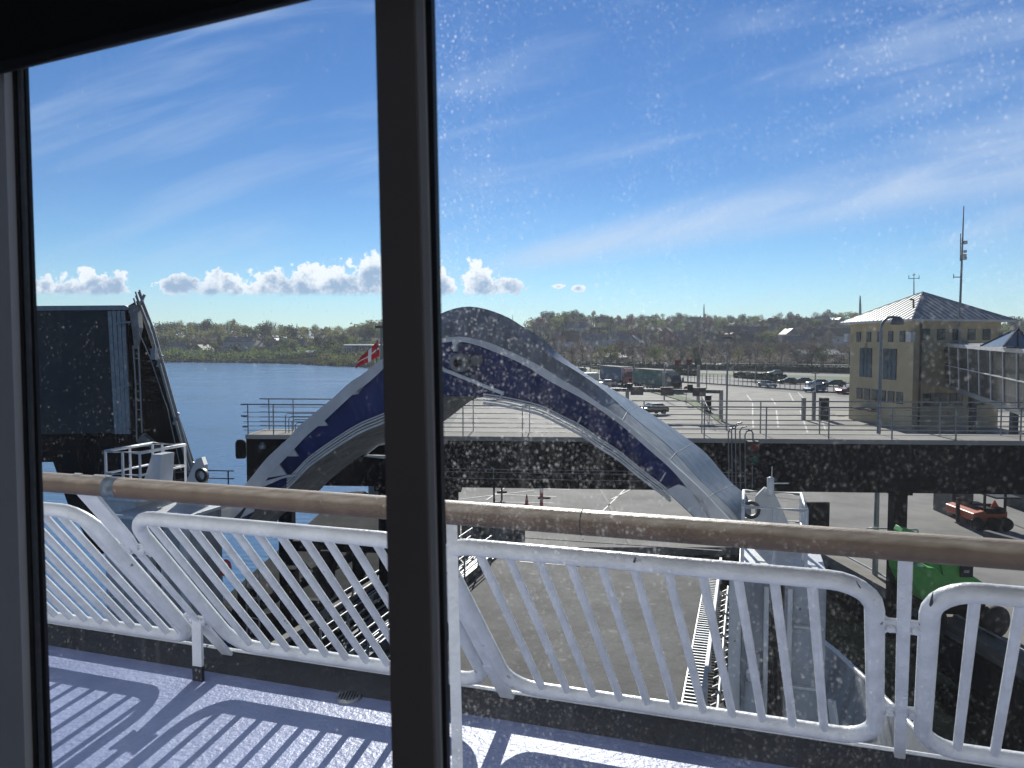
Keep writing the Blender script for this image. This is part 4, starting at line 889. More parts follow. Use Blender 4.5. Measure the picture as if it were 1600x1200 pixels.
# masts
def mast(x, yb, yt, d, r, label, extra=None, name='radio_mast', cat='mast', x2=None, z0=None):
    b_ = W(x, yb, d); t_ = W(x2 if x2 else x, yt, d); th = thing(name, label, cat, b_)
    MB().tube([b_, b_.lerp(t_, .6), t_], [r, r * .8, r * .35], 8).build('pole', m_steel, th)
    if extra: extra(th, d)
    return th
def ex1(th, d):
    k = MB()
    for x, y, w, h in ((1506, 379, 5, 5), (1506, 393, 3, 4), (1505.5, 400, 3.4, 6), (1506, 404, 3, 4)): k.box(W(x + 1.5, y, d), w * d / F, .4, h * d / F)
    k.build('antenna_box', m_rim, th)
    k = MB(); k.tube([W(1501, 365, d), W(1500.5, 408, d)], .05, 6); k.tube([W(1501, 381, d), W(1504, 381, d)], .04, 5); k.tube([W(1500, 407, d), W(1503, 407, d)], .04, 5)
    k.tube([W(1490, 433, d), W(1502, 433, d)], .05, 5); k.tube([W(1490, 428, d), W(1490, 435, d)], .04, 5); k.build('side_aerial', m_steel, th)
mast(1498, 535, 322, 79, .13, 'tall radio mast with antenna boxes rising beside the ochre building', ex1, x2=1506)
def ex2(th, d):
    k = MB(); k.tube([W(1420, 435, d), W(1436, 435, d)], .04, 5)
    for x in (1420, 1436): k.tube([W(x, 430, d), W(x, 436, d)], .04, 5)
    k.tube([W(1426, 430, d), W(1430, 429, d)], .06, 5); k.build('crossbar', m_steel, th)
mast(1428, 462, 426, 92, .07, 'short roof mast with a crossbar of wind sensors', ex2)
mast(1100, 500, 475, 620, .7, 'slender distant chimney on the skyline above the hill houses', name='chimney', cat='chimney')
mast(1344, 500, 462, 500, .95, 'dark thin chimney on the skyline left of the ochre building', name='chimney', cat='chimney')
mast(464, 515, 505, 560, .35, 'thin distant mast above the left shore woods', name='distant_mast')
mast(801, 505, 492, 600, .25, 'thin mast behind the shoulder of the visor', name='distant_mast')

# gantries, signs and poles in the terminal
def post(x, yb, yt, r, label, name='lamp_pole', grp='thin poles in the terminal yard', head=True):
    p = G(x, yb); z = 9 + (YH - yt) * p.y / F; th = thing(name, label, 'pole', p, group=grp)
    MB().tube([p, (p.x, p.y, z)], r, 8).build('pole', m_steel, th)
    if head: MB().box((p.x, p.y, z), .9, .35, .14).build('lamp_head', m_dsteel, th)
for a_ in [(923, 592, 525, .09, 'yard pole at the back beside the white van'), (1135, 672, 528, .10, 'tall yard pole right of the lane gantry'), (991, 588, 545, .09, 'yard pole behind the blue lorry'), (1104, 608, 562, .09, 'pole behind the lane signs'), (1075, 610, 566, .08, 'thin pole under the lane signs'),
           (1273, 640, 583, .10, 'short lamp pole by the blue parked car'), (1180, 600, 548, .1, 'pole in the bare tree row')]: post(*a_)
def gantry():
    P = G(983, 646); Q = G(1127, 690); 
    P = Vector((W(945, 610, 92).x, 92, 0)); Q = Vector((W(1127, 611, 88).x, 88, 0)); z = 3.4
    th = thing('lane_gantry', 'low steel gantry with lane signal boxes across the terminal lanes', 'gantry', P.lerp(Q, .5))
    MB().beam(P + UP * z, Q + UP * z, .35, .4).build('crossbeam', m_dsteel, th)
    for s in (0.2, 1.0):
        p = P.lerp(Q, s); MB().beam(p, p + UP * (z + .2), .4, .35, Vector((0, 1, 0))).build('post', m_steel, th)
    for s in (.28, .54, .81):
        p = P.lerp(Q, s) - Vector((0, .4, 0)); MB().box(p + UP * (z - .05), 1.5, .3, 1.0).build('signal_box', m_dsteel, th)
        k = MB(); k.box(p + UP * (z + .15) - Vector((0, .16, 0)), 1.2, .03, .3); k.build('sign_face', mat('faded_red_sign', (.13, .06, .06), .6), th)
    for s in (.22, .74): MB().box(P.lerp(Q, s) + UP * (z + .5), .6, .3, .6).build('camera_box', m_black, th)
    P2, Q2 = G(1038, 622), G(1091, 632); P2 = Vector((W(1038, 610, 120).x, 120, 0)); Q2 = Vector((W(1091, 610, 115).x, 115, 0)); z = 5.6
    th = thing('sign_gantry', 'tall sign gantry with red crosses behind the lane gantry', 'gantry', P2.lerp(Q2, .5))
    for p, w_ in ((P2, .2), (Q2, .42)): MB().beam(p, p + UP * (z + .1), w_, w_, Vector((0, 1, 0))).build('post', m_steel, th)
    MB().beam(P2 + UP * z, Q2 + UP * (z + .6), .15, .15).build('crossbeam', m_steel, th)
    for s, c_ in ((.38, (.16, .045, .045)), (.72, (.16, .045, .045)), (.97, (.05, .08, .06))):
        MB().box(P2.lerp(Q2, s) + UP * (z + .2 + .5 * s) - Vector((0, .3, 0)), .9, .15, .9 if s < .9 else 1.1).build('sign_board', mat('sign_board_face', c_, .5), th)
gantry()
k_ = G(1101, 690)
bo = thing('barrier_booth', 'narrow dark barrier booth beside the lane kerb', 'booth', G(1106, 645))
p = G(1106, 645); MB().box(p + UP * 1.1, .7, .7, 2.2).build('cabinet', m_girder, bo); MB().box(p + UP * 2.25, .9, .9, .1).build('cap', m_dsteel, bo)
bf = thing('mesh_fence', 'short dark mesh fence on the kerb beside the booth', 'fence', G(1085, 640))
a, b = G(1096, 636), G(1108, 668)
for i in range(9): q_ = a.lerp(b, i / 8); MB().beam(q_, q_ + UP * 1.8, .05, .05, Vector((0, 1, 0))).build('post', m_dsteel, bf)
MB().beam(a + UP * 1.8, b + UP * 1.8, .05, .05).build('rail', m_dsteel, bf); MB().beam(a + UP * .3, b + UP * .3, .05, .05).build('rail', m_dsteel, bf)
isl = MB(); isl.prism([*[Vector((*q, .0)) for q in gp((1000, 609), (1040, 613), (1085, 626), (1125, 655), (1128, 664), (1112, 652), (1075, 630), (1035, 618))]], (0, 0, .14)); tag(isl.build('kerb_island', m_grass), kind='structure')
tk = thing('ticket_machine', 'grey ticket post and dark cabinet beside the thin lamp pole', 'ticket machine', G(1287, 655))
p = G(1287, 656); MB().box(p + UP * 1.3, .9, .8, 2.6).build('cabinet', m_girder, tk); MB().beam(p + Vector((-1.2, 0, 0)), p + Vector((-1.2, 0, 3.4)), .35, .35, Vector((0, 1, 0))).build('post', m_steel, tk); MB().beam(p + Vector((-2.4, 0, 0)), p + Vector((-2.4, 0, 2.6)), .4, .4, Vector((0, 1, 0))).build('post', m_steel, tk)
ns = thing('no_entry_sign', 'round red sign on a thin post by the lane kerb', 'sign', G(1072, 630)); p = G(1072, 632)
MB().tube([p, p + UP * 2.2], .05, 6).build('post', m_steel, ns); k = MB(); k.lathe(p + UP * 2.3 - Vector((0, .06, 0)), [(.42, 0), (.42, .04), (0, .04)], 16, ax=(0, -1, 0)); k.build('disc', mat('sign_red', (.45, .04, .04), .5), ns)
k = MB(); k.box(p + UP * 2.3 - Vector((0, .115, 0)), .55, .02, .13); k.build('bar', m_line, ns)
# long fence and hedges
def fence(p, q, n, h, label):
    a = G(*p); b = G(*q); th = thing('wire_fence', label, 'fence', a.lerp(b, .5), group=None)
    for i in range(n):
        c = a.lerp(b, i / (n - 1)); MB().beam(c, c + UP * h, .09, .09, Vector((0, 1, 0))).build('post', m_dsteel, th)
    k = MB()
    for z in (.15, h * .55, h): k.beam(a + UP * z, b + UP * z, .05, .05)
    k.build('wire', m_dsteel, th)
    k = MB(); k.beam(a + UP * .12, b + UP * .12, .25, .25); k.build('plinth', m_dsteel, th)
fence((1052, 596), (1330, 616), 40, 2.2, 'long dark wire fence between the yard and the road')
fence((880, 580), (1052, 596), 24, 2.2, 'far end of the wire fence behind the two lorries')
fence((1330, 616), (1900, 662), 30, 2.2, 'wire fence running behind the ochre building')

def cloud_mesh(mb, boxf, n, size, rng, flat=1.0):
    for _ in range(n):
        c = boxf(rng); s = size * rng.uniform(.6, 1.3)
        d = Vector((rng.uniform(-1, 1), rng.uniform(-1, 1), rng.uniform(-.6, 1))).normalized(); e = d.cross(Vector((rng.uniform(-1, 1), rng.uniform(-1, 1), rng.uniform(-1, 1)))).normalized(); g_ = d.cross(e)
        o = len(mb.v); mb.v += [c + e * s, c + g_ * s * .8, c - e * s * .9, c - g_ * s]; mb.f.append([o, o + 1, o + 2, o + 3]); mb.sm.append(False)
def hedge(p, q, h, w, label, m_, n):
    rng = random.Random(int(p[0] * 7 + p[1])); a = G(*p); b = G(*q); dd = (b - a).normalized(); s = dd.cross(UP)
    k = MB(); L_ = (b - a).length
    k.beam(a + UP * h * .45, b + UP * h * .45, w * .7, h * .8)
    cloud_mesh(k, lambda r: a + dd * r.uniform(0, L_) + s * r.uniform(-w / 2, w / 2) + UP * (h * r.random() ** .6) * (1 + .12 * math.sin(r.random() * 50)), n, .28, rng)
    tag(k.build('hedge', m_, normals=False), label, 'hedge')
hedge((905, 573), (1330, 584), 2.2, 3, 'long dark clipped hedge beyond the road', m_hedge, 3500)
hedge((926, 576), (985, 581), 1.9, 3, 'bright green hedge behind the blue lorry', mat('bright_hedge_leaves', (.10, .13, .035), .8, var=.4, scale=1), 700)
hedge((1150, 590), (1200, 594), 1.5, 2.4, 'low hedge left of the grey parked car', m_hedge, 500)
hedge((1060, 585), (1085, 587), 1.8, 4, 'short olive hedge above the lane signs', mat('olive_hedge_leaves', (.08, .09, .03), .8, var=.4, scale=1), 400)
hedge((1200, 594), (1222, 597), 1.6, 2.4, 'low hedge beside the parked dark cars', m_hedge, 300)
tag(MB().prism([Vector((*q, .02)) for q in gp((900, 577), (1330, 589), (1330, 595), (900, 583))], (0, 0, .01)).build('grass_verge', m_grass), kind='structure')
tag(MB().prism([Vector((*q, .02)) for q in gp((1000, 566), (1500, 572), (1500, 575), (1000, 569))], (0, 0, .01)).build('railway_bed', m_lane), kind='structure')
pf = thing('station_platform', 'long pale railway platform edge behind the hedge', 'platform', W(1250, 572, 310))
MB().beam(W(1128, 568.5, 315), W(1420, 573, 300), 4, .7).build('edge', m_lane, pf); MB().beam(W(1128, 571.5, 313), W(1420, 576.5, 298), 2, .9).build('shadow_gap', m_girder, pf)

# ---- vehicles
def carproto(col, name='parked_car', L=4.3, van=False, label='', group='cars parked along the terminal road', loc=(0, 0, 0), rz=0):
    th = thing(name, label, 'van' if van else 'car', (0, 0, 0), group=group)
    pm = mat('car_paint', col, .28, .2, var=.03)
    if van: side = [(-2.4, .35), (-2.45, 1.0), (-2.4, 1.95), (-2.2, 2.05), (.9, 2.05), (1.6, 1.25), (2.4, 1.05), (2.5, .6), (2.45, .35)]; roof = []
    else: side = [(-2.1, .35), (-2.15, .8), (-2.0, .95), (2.0, .78) if False else (-1.9, .97), (.9, .95), (1.85, .82), (2.12, .65), (2.1, .35)]
    w_ = .9
    MB().prism([Vector((x * L / 4.3 if not van else x, -w_, z)) for x, z in side], (0, 2 * w_, 0)).build('body', pm, th, bevel=.06)
    if not van:
        g = MB(); a = [(-1.85, .96), (-1.35, 1.4), (.1, 1.42), (.95, .96)]
        lo = [(x * L / 4.3, z) for x, z in a]
        vs = [Vector((lo[0][0], -.82, .955)), Vector((lo[3][0], -.82, .945)), Vector((lo[3][0], .82, .945)), Vector((lo[0][0], .82, .955)), Vector((lo[1][0], -.66, 1.38)), Vector((lo[2][0], -.66, 1.4)), Vector((lo[2][0], .66, 1.4)), Vector((lo[1][0], .66, 1.38))]
        g.add(vs, [(3, 2, 1, 0), (4, 5, 6, 7), (0, 1, 5, 4), (1, 2, 6, 5), (2, 3, 7, 6), (3, 0, 4, 7)]); g.build('windows', m_glassd, th)
        MB().prism([vs[4] + UP * .005, vs[5] + UP * .005, vs[6] + UP * .005, vs[7] + UP * .005], (0, 0, .04)).build('roof', pm, th)
    else:
        MB().prism([Vector((.95, -.8, 1.9)), Vector((1.55, -.8, 1.3)), Vector((1.62, -.8, 1.33)), Vector((1.02, -.8, 1.96))], (0, 1.6, 0)).build('windscreen', m_glassd, th)
        for s in (-1, 1): MB().box((.55, s * .91, 1.55), .8, .03, .5).build('side_window', m_glassd, th)
    for x in (-1.3, 1.35):
        for s in (-1, 1):
            wh = MB(); wh.lathe((x * L / 4.3, s * .78, .32), [(.2, .0), (.32, .02), (.32, .18), (.2, .2)], 16, ax=(0, s, 0)); wo = wh.build('wheel', m_tyre, th)
            hb_ = MB(); hb_.lathe((x * L / 4.3, s * .985, .32), [(.19, 0), (.17, .012), (0, .015)], 12, ax=(0, s, 0)); hb_.build('rim', m_steel, wo)
    for s in (-1, 1):
        xf = 2.13 if not van else 2.47; MB().box((xf * (L / 4.3 if not van else 1) - .02, s * .62, .68), .08, .32, .14).build('headlight', m_rim, th)
        xr = -2.14 if not van else -2.44; MB().box((xr * (L / 4.3 if not van else 1) + .02, s * .68, .78), .06, .22, .16).build('tail_light', mat('tail_light_red', (.3, .01, .01), .3), th)
    th.location = loc; th.rotation_euler = (0, 0, rz); return th
def putcar(x, y, rz, **k): p = G(x, y); carproto(loc=(p.x, p.y, .02), rz=R(rz), **k)
putcar(1199, 606, -75, col=(.22, .25, .28), label='grey hatchback parked alone left of the dark cars')
putcar(1231, 600, 172, col=(.02, .02, .025), label='black car parked left of the row beyond the fence')
putcar(1252, 600, 172, col=(.03, .035, .05), L=4.8, label='dark saloon parked between the black car and the white car')
putcar(1277, 603, 172, col=(.5, .55, .62), L=4.6, label='pale silver estate car parked behind the blue car')
putcar(1302, 604, 172, col=(.035, .04, .045), L=4.8, label='long black car next to the ochre building')
putcar(1273, 612.5, 205, col=(.10, .22, .33), label='blue car on the road in front of the silver car')
putcar(1325, 615.5, 190, col=(.32, .03, .05), label='dark red car half hidden by the ochre building')
putcar(1211, 586, 175, col=(.55, .55, .55), label='pale car behind the low hedge')
putcar(1168, 579, 175, col=(.45, .45, .45), label='light car parked in the dark hedge gap')
putcar(906, 581, 200, col=(.03, .035, .04), label='dark car at the back left of the lorry queue')
putcar(919, 596, 200, col=(.6, .62, .62), van=True, name='white_van', label='white van queuing behind the blue lorry', group='vehicles queuing')
putcar(1017, 648, 200, col=(.03, .035, .04), label='black car in the lane just past the visor edge')
putcar(946, 604, 200, col=(.6, .6, .6), label='white car partly hidden by the visor in the lane')
# small cars seen under the visor crown
for i, (x, y) in enumerate(((1160, 560), (1172, 561), (1196, 560), (1210, 562), (1225, 561), (1187, 563))): putcar(x, y, 175 + i * 3, col=((.5, .5, .5), (.1, .12, .2), (.55, .55, .55), (.3, .3, .32))[i % 4], label='tiny car in the far car park under the bare trees', group='cars in the far car park')

def lorry(x, y, rz, ccol, tcol, label, d=None):
    p = G(x, y); th = thing('lorry', label, 'lorry', (0, 0, 0), group='lorries waiting in the terminal')
    tm = mat('trailer_curtain', tcol, .55, var=.15, scale=2, stretch=(3, 3, .2), bump=.3); cm_ = mat('cab_paint', ccol, .35, var=.05)
    MB().rbox(-12.8, .2, -1.25, 1.25, 1.15, 3.95).build('curtain', tm, th, bevel=.03)
    MB().rbox(-12.85, .25, -1.27, 1.27, 3.95, 4.02).build('trailer_roof', m_lane, th)
    MB().rbox(-12.8, .2, -1.1, 1.1, .85, 1.14).build('chassis', m_girder, th)
    MB().rbox(-12.82, -12.7, -1.28, 1.28, 1.1, 4.0).build('rear_frame', m_rim, th); MB().rbox(.1, .24, -1.28, 1.28, 1.1, 4.0).build('headboard', m_rim, th)
    k = MB(); k.prism([Vector((.9, -1.2, .5)), Vector((.9, -1.2, 3.5)), Vector((1.3, -1.2, 3.75)), Vector((2.6, -1.2, 3.1)), Vector((3.1, -1.2, 1.9)), Vector((3.15, -1.2, .5))], (0, 2.4, 0)); k.build('cab', cm_, th, bevel=.05)
    k = MB(); k.prism([Vector((2.64, -1.05, 3.02)), Vector((3.1, -1.05, 1.95)), Vector((3.16, -1.05, 1.97)), Vector((2.7, -1.05, 3.05))], (0, 2.1, 0)); k.build('windscreen', m_glassd, th)
    for s in (-1, 1):
        MB().box((2.1, s * 1.215, 2.35), .9, .04, .8).build('side_window', m_glassd, th); MB().box((3.17, s * .9, .85), .05, .4, .22).build('headlight', m_rim, th)
        MB().box((2.95, s * 1.42, 2.4), .15, .25, .7).build('mirror', m_girder, th)
    MB().rbox(3.15, 3.2, -.8, .8, 1.05, 1.75).build('grille', m_girder, th)
    for x_ in (-11, -9.7, -8.4, .3, 2.2):
        for s in (-1, 1):
            wh = MB(); wh.lathe((x_, s * .95, .5), [(.3, .0), (.5, .03), (.5, .27), (.3, .3)], 18, ax=(0, s, 0)); wo = wh.build('wheel', m_tyre, th)
            hb_ = MB(); hb_.lathe((x_, s * 1.255, .5), [(.26, 0), (.2, .03), (0, .03)], 12, ax=(0, s, 0)); hb_.build('rim', m_steel, wo)
    for s in (-1, 1): MB().rbox(-7.5, -.9, s * 1.2 - .03, s * 1.2 + .03, .5, 1.05).build('side_skirt', m_dsteel, th)
    th.location = (p.x, p.y, .02); th.rotation_euler = (0, 0, R(rz)); return th
# cab to the right; the front swings towards the camera
lorry(1044, 612, -74, (.03, .05, .055), (.035, .15, .12), 'dark teal curtain-sided lorry in front of the blue one')
lorry(979, 603, -76, (.35, .05, .06), (.06, .13, .22), 'blue curtain-sided lorry with a dark red cab')

# ---- green boom lift
gl = G(1478, 985); gl.z = 0
bl_t = thing('boom_lift', 'bright green wheeled boom lift parked behind the quay wall', 'boom lift', gl)
d_ = gl.y
def q2(pts, d): return [W(x, y, d) for x, y in pts]
MB().prism(q2([(1421, 880), (1424, 905), (1440, 938), (1470, 940), (1480, 905), (1462, 888), (1436, 886)], d_ - .6), Vector((0, 1.4, 0))).build('counterweight', m_green, bl_t, bevel=.04)
MB().prism(q2([(1470, 880), (1519, 880), (1521, 900), (1539, 912), (1540, 940), (1478, 942), (1475, 905)], d_ - .3), Vector((0, 1.6, 0))).build('engine_cover', m_green, bl_t, bevel=.04)
MB().prism(q2([(1444, 878), (1452, 872), (1500, 905), (1492, 914)], d_ - .2), Vector((0, .5, 0))).build('boom', m_green, bl_t, bevel=.02)
MB().prism(q2([(1408, 832), (1412, 825), (1422, 828), (1436, 834), (1434, 842), (1410, 838)], d_ + .1), Vector((0, .5, 0))).build('jib_head', m_green, bl_t, bevel=.02)
MB().prism(q2([(1420, 842), (1432, 840), (1436, 880), (1424, 884)], d_ + .1), Vector((0, .4, 0))).build('jib', m_green, bl_t, bevel=.02)
MB().box(W(1510, 893, d_ - .36), .38, .06, .34).build('control_box', m_black, bl_t); MB().box(W(1510, 893, d_ - .4), .16, .03, .08).build('sticker', m_line, bl_t)
MB().prism(q2([(1440, 940), (1540, 940), (1540, 962), (1440, 958)], d_ - .2), Vector((0, 1.6, 0))).build('chassis', m_girder, bl_t)
for x, dd in ((1448, 0), (1546, 0), (1546, 1.8), (1448, 1.8)):
    c = W(x, 962, d_ - .3); c = Vector((c.x, d_ - .3 + dd, .48)); wh = MB(); wh.lathe(c, [(.3, 0), (.48, .04), (.48, .32), (.3, .36)], 20, ax=(.35, -1, 0)); wh.build('wheel', m_tyre, bl_t)
k = MB(); P_ = q2([(1354, 826), (1362, 831), (1436, 833), (1434, 828), (1365, 825)], d_ + 2); k.tube(P_, .03, 6, closed=True)
P2_ = [p - UP * .9 for p in P_]; k.tube(P2_, .03, 6, closed=True)
for a, b in zip(P_, P2_): k.tube([a, b], .025, 6)
k.build('basket_rail', m_rim, bl_t)
# ---- orange forklift
fl = G(1536, 828); flt = thing('forklift', 'orange red forklift parked in the shade under the girder', 'forklift', fl); d_ = fl.y
MB().prism(q2([(1521, 803), (1538, 799), (1575, 799), (1574, 822), (1548, 824), (1522, 815)], d_), Vector((0, 2.4, 0))).build('body', m_red, flt, bevel=.05)
MB().prism(q2([(1540, 795), (1572, 795), (1570, 803), (1542, 803)], d_ - .05), Vector((0, 1.2, 0))).build('seat_deck', m_girder, flt)
k = MB()
for x in (1538, 1570):
    for dd in (.1, 1.9): c = W(x, 800, d_ + dd); k.beam(c, c + UP * 1.35, .09, .09, Vector((0, 1, 0)))
k.build('guard_post', m_black, flt); c = W(1554, 778, d_ + 1); MB().box(c + UP * .2, 1.2, 2.1, .08).build('guard_roof', m_black, flt)
k = MB(); a, b, c = W(1548, 792, d_ - .1), W(1561, 792, d_ - .1), W(1554.5, 781, d_ - .1); k.prism([a, b, c], (0, .04, 0)); k.build('warning_triangle', mat('signal_red', (.7, .05, .03), .5), flt)
for x, dd in ((1526, .1), (1551, 0), (1570, 0), (1526, 1.9)):
    c = W(x, 822, d_ + dd); c.z = .31; c.y = d_ + dd; k = MB(); k.lathe(c, [(.18, 0), (.31, .04), (.31, .24), (.18, .28)], 18, ax=(-.3, -1, 0)); k.build('wheel', m_tyre, flt)
mk_ = MB()
for s in (-.3, .3): mk_.beam(W(1506, 815, d_ + 1.2) + Vector((s, 0, 0)), W(1506, 778, d_ + 1.2) + Vector((s, 0, 0)), .15, .12, Vector((0, 1, 0)))
mk_.build('mast', m_black, flt)
ct = thing('container', 'dark stacked crate box left of the forklift under the girder', 'container', G(1504, 808)); c = G(1504, 808)
MB().box(c + Vector((0, .9, 1.0)), 1.1, 1.8, 2.0).build('box', m_dsteel, ct, bevel=.03)
MB().box(c + Vector((0, .9, 2.05)), 1.2, 1.9, .08).build('lid', m_girder, ct)
kb = MB(); a, b = G(1575, 790), G(1640, 806); kb.beam(a + UP * .5, b + UP * .5, .3, 1.0); kb.beam(G(1540, 842) + UP * .2, G(1640, 870) + UP * .2, .3, .4)
tag(kb.build('concrete_barrier', mat('dark_barrier_concrete', (.12, .12, .12), .9, var=.3)), 'low dark concrete barrier right of the forklift', 'barrier')
# beacon and bollards seen through the visor
bc = thing('marker_beacon', 'red and white striped marker beacon on the apron', 'beacon', G(846, 792)); p = G(846, 792)
zt3 = 9 + (YH - 757) * p.y / F
for i in range(5): MB().tube([p + UP * (zt3 * i / 5), p + UP * (zt3 * (i + 1) / 5)], .10 if i % 2 == 0 else .098, 10).build('band', mat('beacon_red', (.75, .06, .05), .5) if i % 2 == 0 else m_line, bc)
MB().lathe(p + UP * zt3, [(.09, 0), (.13, .05), (.10, .16), (0, .18)], 10).build('lamp', mat('beacon_lamp_red', (.8, .05, .05), .3), bc); MB().box(p + Vector((.15, 0, .5)), .7, .15, .1).build('foot', m_girder, bc)
for x, yb, yt, lb in ((784, 781, 758, 'short black bollard post with a crossbar left of the beacon'), (772, 812, 752, 'thin black post left of the bollard')):
    p = G(x, yb); z = 9 + (YH - yt) * p.y / F; b_ = thing('bollard_post', lb, 'post', p, group='posts on the apron'); MB().tube([p, (p.x, p.y, z)], .055, 8).build('shaft', m_girder, b_)
    MB().box(p + UP * .45, .6, .12, .12).build('crossbar', m_girder, b_)
bc2 = thing('traffic_cone', 'small red and white cone left of the beacon', 'cone', G(823, 789)); p = G(823, 789); MB().lathe(p, [(.2, 0), (.2, .04), (.12, .05), (.03, .6)], 12).build('cone', mat('cone_red', (.7, .12, .08), .5), bc2); MB().lathe(p + UP * .25, [(.095, 0), (.065, .14)], 12, cap=False).build('stripe', m_line, bc2)
# iron fence, wall and steps near the ramp head
fe = thing('iron_fence', 'black upright bar fence at the head of the ramp by the mullion', 'fence', G(705, 865)); a, b = G(690, 870), G(718, 862)
for i in range(12): c = a.lerp(b, i / 11); MB().tube([c, c + UP * 1.9], .03, 5).build('bar', m_girder, fe)
for z in (.15, 1.9): MB().beam(a + UP * z, b + UP * z, .07, .06).build('rail', m_girder, fe)
pw = thing('parapet_wall', 'grey concrete parapet with a handrail at the head of the ramp', 'wall', G(780, 838)); a, b = G(726, 852), G(764, 830)
MB().beam(a + UP * .5, b + UP * .5, .3, 1.0).build('wall', m_conc, pw); MB().tube([a + UP * 1.35, b + UP * 1.35], .04, 6).build('handrail', m_steel, pw)
a, b = G(768, 846), G(812, 835); MB().beam(a + UP * .45, b + UP * .45, .3, .9).build('wall', m_conc, pw)
k = MB()
for z in (1.0, 1.25, 1.5): k.tube([G(762, 848) + UP * z, G(800, 838) + UP * z], .03, 5)
k.build('rail', m_steel, pw)
for x, y in ((775, 838), (812, 840)):
    p = G(x, y); c_ = thing('gate_post', 'square dark gate post at the ramp head, ' + ('nearer the parapet' if x < 800 else 'at the lane side'), 'post', p, group='gate posts at the ramp head'); MB().beam(p, p + UP * 1.3, .5, .5, Vector((0, 1, 0))).build('shaft', m_dsteel, c_); MB().box(p + UP * 1.32, .6, .6, .06).build('cap', m_girder, c_)

# ================================================================== trees, woods, houses
def crown(seed, kind):
    rng = random.Random(seed); k = MB(); lobes = []
    H = 1.0
    for _ in range(12 if kind != 'poplar' else 6):
        a = rng.uniform(0, 6.28); r = rng.uniform(.05, .30); z = rng.uniform(.36, .86)
        if kind == 'cone': r *= (1.1 - z); 
        if kind == 'poplar': r *= .3
        lobes.append((Vector((math.cos(a) * r, math.sin(a) * r, z)), rng.uniform(.12, .22) * (1.25 - z * .4)))
    n = 1000 if kind != 'bare' else 800
    for _ in range(n):
        c, rr = rng.choice(lobes); d = Vector((rng.gauss(0, 1), rng.gauss(0, 1), rng.gauss(0, 1))).normalized() * rr * rng.random() ** .35
        c = c + d
        if kind == 'bare':
            e = (d.normalized() + UP * .6 + Vector((rng.uniform(-.5, .5), rng.uniform(-.5, .5), 0))).normalized(); s = e.cross(Vector((rng.uniform(-1, 1), rng.uniform(-1, 1), .2))).normalized() * .005
            k.add([c - s, c + s, c + e * .11], [(0, 1, 2)])
            if rng.random() < .5:
                s = s * 3; k.add([c - s, c + s, c + e * .03], [(0, 1, 2)])
        else: cloud_mesh(k, lambda r_: c, 1, .027, rng)
    return k
def trunk(seed, kind):
    rng = random.Random(seed + 99); k = MB(); k.tube([(0, 0, -.06), (.005, 0, .2), (rng.uniform(-.02, .02), 0, .5), (0, 0, .8)], [.028, .02, .014, .004], 6)
    for i in range(7 if kind != 'bare' else 12):
        a = rng.uniform(0, 6.28); z = rng.uniform(.22, .6); r = rng.uniform(.15, .34); k.tube([(0, 0, z), (math.cos(a) * r * .5, math.sin(a) * r * .5, z + .12), (math.cos(a) * r, math.sin(a) * r, z + .3)], [.011, .007, .002], 4, cap=False)
    return k
protos = []
for seed, kind, mi in ((1, 'round', 0), (2, 'round', 1), (3, 'bare', 2), (4, 'round', 3), (5, 'round', 4), (6, 'bare', 2), (7, 'round', 0), (8, 'round', 1), (9, 'bare', 1), (10, 'round', 2)):
    cr_ = crown(seed, kind).build('crown', m_leaf[mi], normals=False).data; tr_ = trunk(seed, kind).build('trunk', m_bark, normals=False).data
    for o in [q for q in sc.collection.objects if q.data in (cr_, tr_)]:
        o_loc = o.location.copy(); o.data.transform(Matrix.Translation(o_loc)); bpy.data.objects.remove(o)
    protos.append((cr_, tr_))
def tree(X, Y, h, w, pi, label, group, z=None):
    z = height(X, Y) if z is None else z
    th = thing('tree', label, 'tree', (X, Y, z), random.uniform(0, 6.28), group); th.scale = (w, w, h)
    for nm, me in zip(('crown', 'trunk'), protos[pi]):
        o = bpy.data.objects.new(nm, me); sc.collection.objects.link(o); o.parent = th
random.seed(5)
LAB = {0: 'green tree', 6: 'green tree', 1: 'olive budding tree', 7: 'olive budding tree', 2: 'bare grey brown tree', 5: 'bare grey brown tree', 9: 'twiggy brown tree', 8: 'thin olive tree', 3: 'dark evergreen tree', 4: 'copper leaved tree'}
def spot(x):
    for lim, t_ in ((250, ', behind the raised ramp'), (330, ', above the turreted house'), (420, ', above the white villa'), (500, ', above the low sheds'), (600, ', left of the mullion'), (700, ', behind the mullion'), (900, ', right of the visor'), (980, ', above the blue lorry'), (1060, ', above the teal lorry'), (1140, ', above the gantries'), (1230, ', left of the white roofed hall'), (1345, ', by the white roofed hall'), (9999, ', right of the ochre building')):
        if x < lim: return t_
